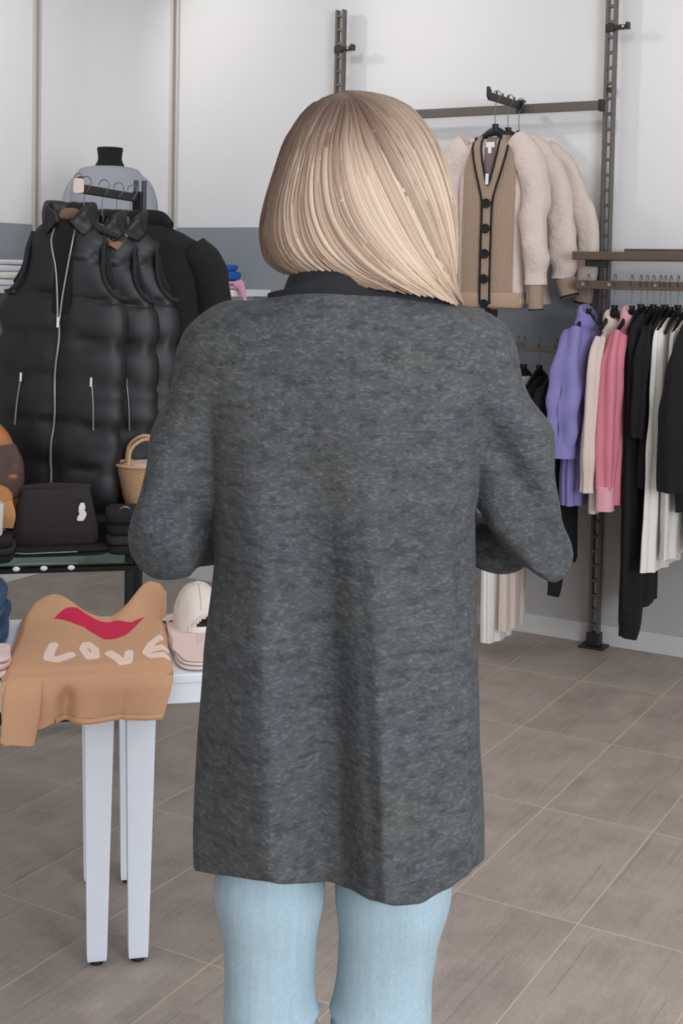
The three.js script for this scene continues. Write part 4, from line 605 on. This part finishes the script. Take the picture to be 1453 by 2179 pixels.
function jacket(label, pos, turn, sleeves, detail) {
  const o = thing('jacket', label, 'jacket', pos, turn, 'beige jackets on the hanging arm');
  mesh('jacket_body', loft(bodyRows, { segs: 56, n: 2.4, steps: 40, disp: (th, t, p) => 0.004 * noise(p[0] * 18, p[1] * 18, p[2] * 18) }), fleece, o, 'pale beige fleece body');
  if (detail) {
    const vx = (y) => (y > -0.2 ? lerp(0.075, 0.004, clamp(-y / 0.2)) : 0.004 - 0.0 * y);
    for (const s of [-1, 1]) { // ribbed front panels between placket and side
      const inner = (y) => s * (y > -0.21 ? lerp(0.05, 0.018, clamp((-y) / 0.21)) : 0.018), outer = (y) => s * Math.min(0.104, 0.07 + clamp(-y / 0.12) * 0.034);
      mesh('knit_panel', gridGeo(40, 44, (t, k) => { const y = lerp(-0.006, -0.575, t), x = lerp(inner(y), outer(y), k); return [x, y, zFront(x, y) + 0.004 + 0.0012 * Math.abs(Math.sin((x * 1000) / 2.6)), x, y]; }), ribKnit, o, 'brown ribbed knit front panel');
      mesh('neck_band', strip([[s * 0.055, 0.012], [s * 0.05, -0.05], [s * 0.035, -0.12], [s * 0.016, -0.19], [s * 0.006 + 0.004, -0.23]], 0.034, 0.004, zFront, 0.006), ribKnit, o, 'brown ribbed neck band');
      mesh('trim', strip([[s * 0.074, 0.008], [s * 0.068, -0.05], [s * 0.052, -0.12], [s * 0.032, -0.19], [s * 0.021, -0.25], [s * 0.02, -0.4], [s * 0.02, -0.62]], 0.007, 0.003, zFront, 0.011), trimDark, o, 'dark trim line');
      mesh('trim', strip([[s * 0.036, 0.016], [s * 0.032, -0.05], [s * 0.018, -0.12], [s * 0.004, -0.175]], 0.007, 0.003, zFront, 0.011), trimDark, o, 'dark trim line');
    }
    mesh('inner_back', strip([[0, 0.006], [0, -0.06], [0, -0.12], [0, -0.16]], 0.04, 0.001, (x, y) => zFront(x, y), 0.003), lining, o, 'mauve lining in the neck opening');
    mesh('care_label', [box(0.034, 0.02, 0.002, 0, -0.025, zFront(0, -0.025) + 0.007), box(0.014, 0.024, 0.002, 0.0, -0.046, zFront(0, -0.046) + 0.0075)], M.white, o, 'white neck label');
    mesh('price_tag', [box(0.013, 0.04, 0.002, -0.0, -0.155, zFront(0, -0.15) + 0.02, 0.001)], M.white, o);
    mesh('placket', strip([[0, -0.21], [0, -0.4], [0, -0.625]], 0.034, 0.004, zFront, 0.007), ribKnit, o);
    for (let i = 0; i < 5; i++) { const y = -0.245 - i * 0.094, b = mesh('button', cyl(0.018, 0.017, 0.006, 0, 0, 0, 20).rotateX(Math.PI / 2).translate(0, y, zFront(0, y) + 0.017), M.plastic, o); mesh('button_rim', new THREE.TorusGeometry(0.0145, 0.002, 6, 20).translate(0, y, zFront(0, y) + 0.02), M.plastic, b); }
    mesh('hem_rib', loft([[0, -0.575, 0.004, 0.137, 0.06], [0, -0.6, 0.004, 0.138, 0.062], [0, -0.63, 0.004, 0.134, 0.056], [0, -0.636, 0.004, 0.122, 0.044]], { segs: 96, n: 2.4, disp: (th) => 0.001 * Math.sin(th * 60) }), cloth(0xb89a82), o, 'tan ribbed hem');
    mesh('dangling_tag', [box(0.03, 0.03, 0.003, 0.03, -0.655, 0.045), box(0.02, 0.05, 0.003, 0.006, -0.66, 0.05)], trimDark, o);
  }
  for (const [rows, cuff, seed] of sleeves) {
    const s = mesh('sleeve', loft(detail ? rows : rows.map((q) => [q[0] * 0.97, q[1], q[2], q[3] * 0.86, q[4] * 0.95]), { segs: 36, n: 2.2, steps: 48, disp: (th, t, p) => 0.007 * noise(p[0] * 22 + seed, p[1] * 20, p[2] * 22) + 0.004 * Math.sin(t * 16 + th + seed) }), fleece, o, 'pale beige fleece sleeve');
    mesh('cuff', loft(cuff, { segs: 40, disp: (th) => 0.0012 * Math.sin(th * 20) }), ribKnit, s, 'brown ribbed cuff');
    const q = cuff[cuff.length - 1], e = cuff[cuff.length - 2], f = (k) => q.map((v, i) => lerp(v, e[i], k));
    mesh('cuff_trim', loft([f(0.28), f(0.02)].map((r) => [r[0], r[1], r[2], r[3] + 0.002, r[4] + 0.002]), { segs: 30, steps: 3 }), trimDark, s, 'dark cuff stripe');
  }
  return o;
}
const JT = 0.03;
jacket('beige jacket with ribbed brown front, dark trims and buttons, foremost on the hanging arm', [-1.985, 1.962, -4.62], JT, [
  [[[0.085, -0.012, 0, 0.05, 0.05], [0.135, -0.06, 0.008, 0.054, 0.052], [0.168, -0.16, 0.024, 0.054, 0.052], [0.182, -0.3, 0.045, 0.052, 0.05], [0.19, -0.45, 0.05, 0.045, 0.046], [0.193, -0.545, 0.05, 0.04, 0.04]], [[0.193, -0.545, 0.05, 0.03, 0.03], [0.195, -0.58, 0.05, 0.028, 0.028], [0.196, -0.62, 0.05, 0.027, 0.027], [0.197, -0.64, 0.05, 0.026, 0.026]], 1],
  [[[-0.1, -0.025, 0, 0.06, 0.05], [-0.165, -0.09, 0.0, 0.062, 0.055], [-0.19, -0.22, 0.01, 0.06, 0.055], [-0.185, -0.38, 0.02, 0.05, 0.05], [-0.18, -0.53, 0.02, 0.042, 0.042]], [[-0.18, -0.53, 0.02, 0.03, 0.03], [-0.18, -0.57, 0.02, 0.028, 0.028], [-0.18, -0.6, 0.02, 0.027, 0.027]], 4]], true);
jacket('plain beige fleece jacket squeezed behind the foremost beige jacket', [-1.985, 1.972, -4.745], JT, [
  [[[0.09, -0.02, 0, 0.05, 0.04], [0.155, -0.075, 0.006, 0.056, 0.045], [0.21, -0.19, 0.012, 0.058, 0.045], [0.235, -0.33, 0.015, 0.062, 0.045], [0.25, -0.46, 0.02, 0.062, 0.044], [0.25, -0.53, 0.02, 0.05, 0.04]], [[0.252, -0.53, 0.02, 0.04, 0.034], [0.262, -0.57, 0.02, 0.036, 0.03], [0.27, -0.6, 0.02, 0.035, 0.03]], 7],
  [[[-0.1, -0.03, 0, 0.06, 0.04], [-0.18, -0.1, 0, 0.06, 0.045], [-0.2, -0.25, 0, 0.055, 0.044], [-0.19, -0.5, 0, 0.045, 0.04]], [[-0.19, -0.5, 0, 0.034, 0.03], [-0.19, -0.57, 0, 0.03, 0.028]], 2]], false);
jacket('plain beige fleece jacket hanging nearest the wall, one sleeve behind the shelf end', [-1.975, 1.965, -4.86], JT, [
  [[[0.1, -0.02, 0, 0.045, 0.035], [0.175, -0.08, 0, 0.05, 0.038], [0.24, -0.2, 0.0, 0.052, 0.038], [0.275, -0.32, 0, 0.052, 0.038], [0.295, -0.44, 0, 0.05, 0.036], [0.275, -0.54, 0, 0.044, 0.034]], [[0.275, -0.54, 0, 0.036, 0.03], [0.27, -0.59, 0, 0.034, 0.028], [0.265, -0.62, 0, 0.033, 0.027]], 11],
  [[[-0.1, -0.03, 0, 0.055, 0.035], [-0.17, -0.1, 0, 0.055, 0.038], [-0.18, -0.5, 0, 0.042, 0.034]], [[-0.18, -0.5, 0, 0.032, 0.028], [-0.18, -0.57, 0, 0.028, 0.026]], 6]], false);
[-4.625, -4.75, -4.862].forEach((z, i) => hanger(['black hanger inside the foremost beige jacket', 'black hanger inside the middle beige jacket', 'black hanger inside the beige jacket nearest the wall'][i], [-1.987, 2.124, z], JT + i * 0.06, { w: 0.1, drop: 0.14, slope: 0.05, group: 'hangers on the jacket arm' }));
// ---- black quilted vests on the rack arm
const armTip = V3(-2.44, 1.678, -2.81), armPost = V3(PX, 1.678, PZ), armTurn = Math.atan2(armTip.x - armPost.x, armTip.z - armPost.z);
const vestRows = [[0, 0.0, -0.01, 0.05, 0.04], [0, -0.02, 0, 0.09, 0.046], [0, -0.05, 0, 0.112, 0.05], [0, -0.1, 0, 0.113, 0.054], [0, -0.15, 0, 0.124, 0.056], [0, -0.2, 0, 0.16, 0.057], [0, -0.26, 0, 0.18, 0.058], [0, -0.5, 0.004, 0.183, 0.056], [0, -0.68, 0.006, 0.18, 0.054], [0, -0.84, 0.006, 0.178, 0.05], [0, -0.855, 0.004, 0.17, 0.042]];
const seamY = (x, y) => (y + 0.2 + 0.1 * x * (x > 0 ? 1 : 0.2)) / 0.118;
const vz = (x, y) => { const [cx, cz, a, b] = rowAt(vestRows, y); return cz + b * Math.pow(Math.max(0, 1 - Math.pow(Math.min(1, Math.abs(x) / a), 2.3)), 1 / 2.3); };
const quilt = (x, y, z) => { const q = seamY(x, y), f = Math.abs(Math.sin(Math.PI * q)); return (y < -0.1 ? 0.013 * Math.pow(f, 0.55) - 0.008 : 0) + 0.005 * noise(x * 16 + q * 0.3, y * 24, z * 10) + 0.006 * noise(x * 34, y * 12, 3) * smooth(0.5, 0.1, f); };
function makeVest(label) {
  const o = thing('puffer_vest', label, 'vest', [0, 0, 0], 0, 'black quilted vests on the rack arm');
  mesh('vest_body', loft(vestRows, { segs: 90, steps: 150, n: 2.3, disp: (th, t, p) => quilt(p[0], p[1], p[2]) - 0.008 * gs(p[0], 0.02) * (p[2] > 0 ? 1 : 0) }), M.vest, o);
  mesh('neck_opening', strip([[0.0, 0.01], [0.002, -0.08], [0.004, -0.18], [0.002, -0.25]], 0.05, 0.002, (x, y) => vz(x, y), 0.004), M.vestLining, o, 'dark inside of the open neck');
  for (const s of [-1, 1]) {
    mesh('collar', loft([[s * 0.034, -0.02, 0.05, 0.032, 0.012], [s * 0.056, 0.012, 0.03, 0.036, 0.013], [s * 0.06, 0.03, -0.01, 0.032, 0.014], [s * 0.03, 0.036, -0.04, 0.026, 0.014], [0, 0.036, -0.046, 0.024, 0.014]], { segs: 20, side: [0, 1, 0], n: 2.5, disp: (th, t, p) => 0.006 * noise(p[0] * 40, p[1] * 40, p[2] * 40) }), M.vest, o, 'stand collar');
    mesh('arm_binding', rod([[s * 0.1, -0.03, 0.012], [s * 0.108, -0.08, 0.034], [s * 0.112, -0.13, 0.042], [s * 0.13, -0.175, 0.042], [s * 0.155, -0.198, 0.026], [s * 0.172, -0.2, 0.0], [s * 0.155, -0.196, -0.026], [s * 0.114, -0.13, -0.042], [s * 0.1, -0.03, -0.016]], 0.006), M.binding, o);
    mesh('arm_lining', loft([[s * 0.108, -0.07, 0, 0.008, 0.026], [s * 0.118, -0.13, 0, 0.01, 0.034], [s * 0.14, -0.176, 0, 0.012, 0.03]], { segs: 20 }), M.vestLining, o);
    const zl = [[s * 0.028, -0.0], [s * 0.03 - 0.004, -0.05], [s * 0.016 - 0.0, -0.13], [s * 0.006, -0.22], [s * 0.003, -0.27]];
    mesh('zip', rod(zl.map(([x, y]) => [x, y, vz(x, y) + 0.012]), 0.0032, 6), M.zip, o);
    const pk = [[s * 0.1, -0.43], [s * 0.108, -0.5], [s * 0.112, -0.57]], pz = (x, y) => vz(x, y) + Math.max(0, quilt(x, y, 0)) + 0.006;
    const p = mesh('pocket_zip', rod(pk.map(([x, y]) => [x, y, pz(x, y)]), 0.0028, 6), M.zip, o); mesh('zip_pull', box(0.007, 0.026, 0.004, s * 0.1, -0.435, pz(s * 0.1, -0.435) + 0.005, 0.001), M.chrome, p);
  }
  mesh('zip', rod(Array.from({ length: 13 }, (_, i) => { const y = -0.27 - i * 0.0425, x = 0.003 * Math.sin(i * 1.3); return [x, y, vz(x, y) + 0.006 + Math.max(0, quilt(x, y, 0)) * 0.6]; }), 0.0036, 6), M.zip, o);
  mesh('zip_pull', box(0.008, 0.03, 0.004, 0.001, -0.275, vz(0, -0.275) + 0.02, 0.001), M.chrome, o);
  mesh('hem_cord', rod([[-0.16, -0.851, 0.022], [-0.1, -0.855, 0.044], [0, -0.857, 0.05], [0.1, -0.855, 0.044], [0.16, -0.851, 0.022]], 0.005), M.binding, o);
  mesh('neck_lining', loft([[-0.045, 0.005, -0.026, 0.03, 0.005], [0, 0.01, -0.031, 0.034, 0.005], [0.045, 0.005, -0.026, 0.03, 0.005]], { segs: 14, side: [0, 1, 0] }), M.brown, o, 'brown inner neck lining');
  return o;
}
const onArm = (t, y) => { const p = armTip.clone().lerp(armPost, t); return [p.x, y, p.z]; };
const vest0 = makeVest('black quilted vest with silver zips, foremost on the dark rack');
const place = (o, t, y, turn, roll, dx = 0) => { const p = onArm(t, y); o.position.set(p[0] + dx * Math.cos(armTurn), p[1], p[2] - dx * Math.sin(armTurn)); o.rotation.set(0, turn, roll, 'YXZ'); if (o.name.startsWith('puffer')) o.scale.z = 0.8; return o; };
place(vest0, 0.06, 1.57, armTurn + 0.12, -0.045, -0.045);
const vest1 = place(copy(vest0, 'black quilted vest with brown inner collar, second on the dark rack'), 0.34, 1.555, armTurn + 0.2, -0.02, -0.01);
mesh('inner_collar', strip([[-0.035, 0.012], [0.0, -0.004], [0.04, -0.016], [0.075, -0.034]], 0.05, 0.003, vz, 0.016), M.brown, vest1, 'brown inner collar lining');
place(copy(vest0, 'black quilted vest pressed third on the dark rack, behind the brown-lined vest'), 0.58, 1.56, armTurn + 0.26, -0.02, 0.015);
{ // black jacket with sleeves at the back of the arm
  const o = thing('jacket', 'plain black jacket with sleeves, rearmost on the dark rack', 'jacket', [0, 0, 0], 0);
  mesh('jacket_body', loft([[0, 0.02, 0, 0.05, 0.03], [0, -0.01, 0, 0.12, 0.045], [0, -0.05, 0, 0.16, 0.055], [0, -0.2, 0, 0.175, 0.06], [0, -0.45, 0, 0.175, 0.06], [0, -0.7, 0, 0.17, 0.06]], { segs: 60, disp: folds(0.004, 7, 2) }), C.black, o);
  for (const s of [-1, 1]) mesh('sleeve', loft([[s * 0.13, -0.04, 0, 0.05, 0.05], [s * 0.185, -0.12, 0.005, 0.055, 0.055], [s * 0.21, -0.28, 0.01, 0.052, 0.052], [s * 0.215, -0.45, 0.015, 0.046, 0.046], [s * 0.22, -0.6, 0.02, 0.038, 0.038]], { segs: 36, disp: (th, t, p) => 0.006 * noise(p[0] * 24, p[1] * 20, p[2] * 24) }), C.black, o);
  mesh('collar', loft([[-0.06, 0.01, 0.02, 0.026, 0.012], [-0.03, 0.036, -0.01, 0.028, 0.012], [0.03, 0.036, -0.01, 0.028, 0.012], [0.06, 0.01, 0.02, 0.026, 0.012]], { segs: 14, side: [0, 1, 0] }), C.black, o);
  place(o, 0.82, 1.56, armTurn + 0.3, -0.02, 0.06);
}
[[0.06, 0.12], [0.34, 0.2], [0.58, 0.26], [0.82, 0.3]].forEach(([t, a], i) => hanger(['hanger holding the foremost black vest', 'hanger holding the second black vest', 'hanger holding the third black vest', 'hanger holding the rearmost black jacket'][i], [...onArm(t, 1.68)], armTurn + a, { w: 0.1, drop: 0.118, slope: 0.03, group: 'hangers on the rack arm' }));
{ const o = thing('hang_tag', 'small beige paper tag hanging from the tip of the rack arm', 'tag', onArm(-0.035, 1.662), YAW); mesh('tag_card', loft([[0, 0.03, 0, 0.008, 0.002], [0, 0.024, 0, 0.014, 0.002], [0, -0.004, 0, 0.015, 0.002], [0, -0.01, 0, 0.012, 0.002]], { segs: 20, n: 4 }), C.bone, o); mesh('tag_loop', new THREE.TorusGeometry(0.01, 0.001, 6, 16).translate(0, 0.034, 0), M.plastic, o); }
// ---- clothes on the right rail: seen edge-on, near edge towards the room. local x -> room +z
const EDGE = -Math.PI / 2;
function hungTop(name, label, cat, x, y, { w = 0.2, len = 0.62, th = 0.04, mat, sleeve = 0.55, sr = 0.045, seed = 1, cuff, cuffMat, lift = 0, collar, amp = 0.005, splay = 0.02, turn = 0, z = -4.66, bulge = 0, tail = 0, group }) {
  const o = thing(name, label, cat, [x, y, z], EDGE + turn, group);
  mesh('front', loft([[0, 0.0, 0, 0.045, th * 0.5], [0, -0.02, 0, w * 0.55, th * 0.75], [0, -0.06, 0, w * 0.88, th], [0, -0.16, 0, w, th * 1.05], [0.005, -len * 0.6, 0, w * 0.98, th * 1.1], [0.01, -len * 0.85, 0, w * 1.0, th * 1.15], [0.01 + tail, -len, 0, w * 0.98, th * 1.05]], { segs: 72, steps: 48, disp: folds(amp, 9, seed) }), mat, o);
  if (sleeve) for (const s of [-1, 1]) {
    const r = s > 0 ? 1 : 0.85, sl = mesh('sleeve', loft([[s * w * 0.72, -0.045, 0, sr * r, th * 0.9], [s * (w + 0.005), -0.12, 0.0, sr * r, sr * 0.9], [s * (w + splay), -0.08 - sleeve * 0.35, 0.005, sr * r * (1 + bulge), sr * (1 + bulge)], [s * (w + splay * 1.6), -0.08 - sleeve * 0.68, 0.008, sr * r * (0.95 + 1.5 * bulge), sr * (0.95 + 1.5 * bulge)], [s * (w + splay * 1.6), -0.08 - sleeve, 0.01, sr * r * 0.85, sr * 0.85]], { segs: 40, steps: 60, disp: (a, t, p) => (amp * 1.2) * Math.sin(a * 4 + seed + t * 3) + (0.006 + bulge * 0.03) * noise(p[0] * 16 + seed, p[1] * 13, p[2] * 16) + bulge * 0.03 * Math.sin(p[1] * 46 + a * 1.5) * smooth(0.4, 0.75, t) }), mat, o);
    if (cuff) mesh('cuff', loft([[s * (w + splay * 1.6), -0.08 - sleeve + 0.012, 0.01, sr * r * 0.9, sr * 0.9], [s * (w + splay * 1.6), -0.08 - sleeve - cuff, 0.01, sr * r * 0.92, sr * 0.92]], { segs: 36, steps: 5, n: 2.6 }), cuffMat || mat, sl);
  }
  if (collar) mesh('collar', loft([[0.05, -0.02, -0.03, 0.028, 0.012], [0.075, 0.012, 0.0, 0.034, 0.016], [0.03, 0.034, 0.012, 0.03, 0.012], [-0.03, 0.034, 0.01, 0.028, 0.012], [-0.07, 0.005, 0, 0.028, 0.012]], { segs: 18, side: [0, 1, 0], disp: (a, t, p) => 0.004 * noise(p[0] * 40, p[1] * 40, 2) }), collar, o);
  return o;
}
const RZ = -4.66, RG = 'clothes on the right rail';
hungTop('shirt', 'lavender shirt with crumpled rolled sleeve, leftmost on the right rail', 'shirt', -1.615, 1.285, { w: 0.165, len: 0.66, th: 0.045, mat: C.lav, sleeve: 0.36, sr: 0.052, seed: 3, collar: C.lav, amp: 0.007, bulge: 0.16, splay: 0.028, cuff: 0.04 });
hungTop('shirt', 'pale beige shirt between the lavender and pink shirts', 'shirt', -1.515, 1.27, { w: 0.19, len: 0.66, th: 0.022, mat: C.bone, sleeve: 0.5, sr: 0.026, seed: 5, collar: C.bone, amp: 0.004 });
hungTop('shirt', 'rose pink shirt with pale cuffs hanging on the right rail', 'shirt', -1.452, 1.285, { w: 0.185, len: 0.64, th: 0.028, mat: C.rose, sleeve: 0.5, sr: 0.034, seed: 8, collar: C.rosePale, amp: 0.006, cuff: 0.075, cuffMat: C.rosePale, splay: 0.014 });
function hungLong(name, label, cat, x, y, { w = 0.17, len = 1.1, th = 0.03, mat, seed = 1, amp = 0.004, bottom = 1, shift = 0, z = RZ, notch = 0, cat2 }) {
  const o = thing(name, label, cat, [x, y, z], EDGE);
  mesh('drape', loft([[0, 0, 0, 0.05, th * 0.5], [0, -0.02, 0, w * 0.6, th * 0.8], [0, -0.06, 0, w * 0.92, th], [0, -0.2, 0, w, th], [shift * 0.5, -len * 0.6, 0, w * lerp(1, bottom, 0.5), th * 1.05], [shift, -len, 0, w * bottom, th * 1.1]], { segs: 72, steps: 60, disp: folds(amp, 8, seed), capEnd: true }), mat, o);
  if (notch) mesh('hem_tail', loft([[shift + w * 0.45, -len + 0.03, 0, w * 0.45, th], [shift + w * 0.5, -len - notch * 0.5, 0, w * 0.38, th * 0.95], [shift + w * 0.62, -len - notch, 0, w * 0.2, th * 0.8]], { segs: 40, disp: folds(amp, 5, seed) }), mat, o);
  mesh('waistband', loft([[0, 0.006, 0, 0.06, th * 0.55], [0, -0.018, 0, w * 0.6, th * 0.86], [0, -0.03, 0, w * 0.68, th * 0.9]], { segs: 40, steps: 6 }), mat, o);
  return o;
}
hungLong('long_garment', 'long black garment reaching almost to the floor beside the pink shirt', 'clothing', -1.395, 1.315, { w: 0.18, len: 1.05, th: 0.036, mat: C.black, seed: 2, notch: 0.1, bottom: 0.95 });
hungTop('top', 'black top squeezed between the long black garment and the white tops', 'top', -1.347, 1.315, { w: 0.17, len: 0.6, th: 0.018, mat: C.black, sleeve: 0.34, sr: 0.026, seed: 4 });
hungLong('tunic', 'first ivory long tunic on the right rail, beside the black clothes', 'tunic', -1.31, 1.305, { w: 0.185, len: 0.88, th: 0.028, mat: C.ivory, seed: 7, amp: 0.006, bottom: 1.12, shift: 0.02 });
hungLong('tunic', 'second ivory long tunic on the right rail, slightly shorter', 'tunic', -1.255, 1.305, { w: 0.18, len: 0.83, th: 0.022, mat: C.ivory, seed: 9, amp: 0.006, bottom: 1.08 });
hungTop('jacket', 'black jacket with bent sleeve in front of the ivory tops', 'jacket', -1.205, 1.31, { w: 0.2, len: 0.66, th: 0.02, mat: C.black, sleeve: 0.5, sr: 0.045, seed: 12, splay: 0.05 });
hungTop('top', 'cream top at the right edge beyond the black jacket', 'top', -1.105, 1.31, { w: 0.2, len: 0.62, th: 0.026, mat: C.bone, sleeve: 0.45, sr: 0.034, seed: 14 });
hungLong('trousers', 'black trousers at the right edge beneath the black jacket', 'trousers', -1.15, 1.29, { w: 0.17, len: 0.78, th: 0.018, mat: C.black, seed: 15 });
const hx = [-1.615, -1.515, -1.452, -1.395, -1.347, -1.31, -1.255, -1.205, -1.15, -1.105], hn = ['lavender shirt', 'pale beige shirt', 'rose pink shirt', 'long black garment', 'squeezed black top', 'first ivory long tunic', 'second ivory long tunic', 'black jacket with bent sleeve', 'black trousers at the right edge', 'cream top at the right edge'];
hx.forEach((x, i) => hanger('black hanger holding the ' + hn[i] + ' on the right rail', [x, 1.4385, RZ], EDGE, { w: 0.15, drop: i === 0 ? 0.14 : 0.125, group: 'hangers on the right rail' }));
[-1.418, -1.372, -1.33, -1.283, -1.23, -1.178, -1.128].forEach((x, i) => hanger('empty black hanger, ' + ['first', 'second', 'third', 'fourth', 'fifth', 'sixth', 'seventh'][i] + ' from the left on the right rail', [x, 1.4385, RZ], EDGE, { w: 0.15, drop: 0.118, slope: 0.06, group: 'packed hangers on the right rail' }));
// ---- clothes on the lower rail between the uprights
hungTop('top', 'black top at the right end of the lower rail', 'top', -1.735, 1.075, { w: 0.16, len: 0.62, th: 0.03, mat: C.black, sleeve: 0.45, sr: 0.03, seed: 21 });
hungTop('top', 'black sleeveless top, second from the right end of the lower rail', 'top', -1.8, 1.075, { w: 0.16, len: 0.58, th: 0.026, mat: C.black, sleeve: 0, seed: 22 });
hungTop('top', 'white top peeking past the grey sweater on the lower rail', 'top', -1.862, 1.07, { w: 0.16, len: 0.5, th: 0.026, mat: C.ivory, sleeve: 0.3, sr: 0.03, seed: 23 });
hungLong('trousers', 'white trousers whose leg ends just above the floor below the lower rail', 'trousers', -1.945, 1.06, { w: 0.15, len: 1.0, th: 0.034, mat: C.ivory, seed: 24, z: RZ, bottom: 0.8 });
hungLong('trousers', 'cream trousers beside the white ones on the lower rail', 'trousers', -1.885, 1.06, { w: 0.13, len: 0.95, th: 0.022, mat: C.bone, seed: 25, bottom: 0.8 });
hungLong('trousers', 'black trousers hanging low beneath the grey sweater’s right elbow', 'trousers', -1.69, 1.05, { w: 0.14, len: 0.68, th: 0.022, mat: C.black, seed: 26, notch: 0.1 });
[-1.69, -1.735, -1.8, -1.862, -1.885, -1.945].forEach((x, i) => hanger(['black hanger holding the low black trousers on the lower rail', 'black hanger at the right end of the lower rail', 'black hanger holding the sleeveless black top on the lower rail', 'black hanger holding the white top on the lower rail', 'black hanger holding the cream trousers on the lower rail', 'black hanger holding the white trousers on the lower rail'][i], [x, 1.2, RZ], EDGE, { w: 0.14, drop: 0.12, group: 'hangers on the lower rail' }));
renderer.render(scene, camera);
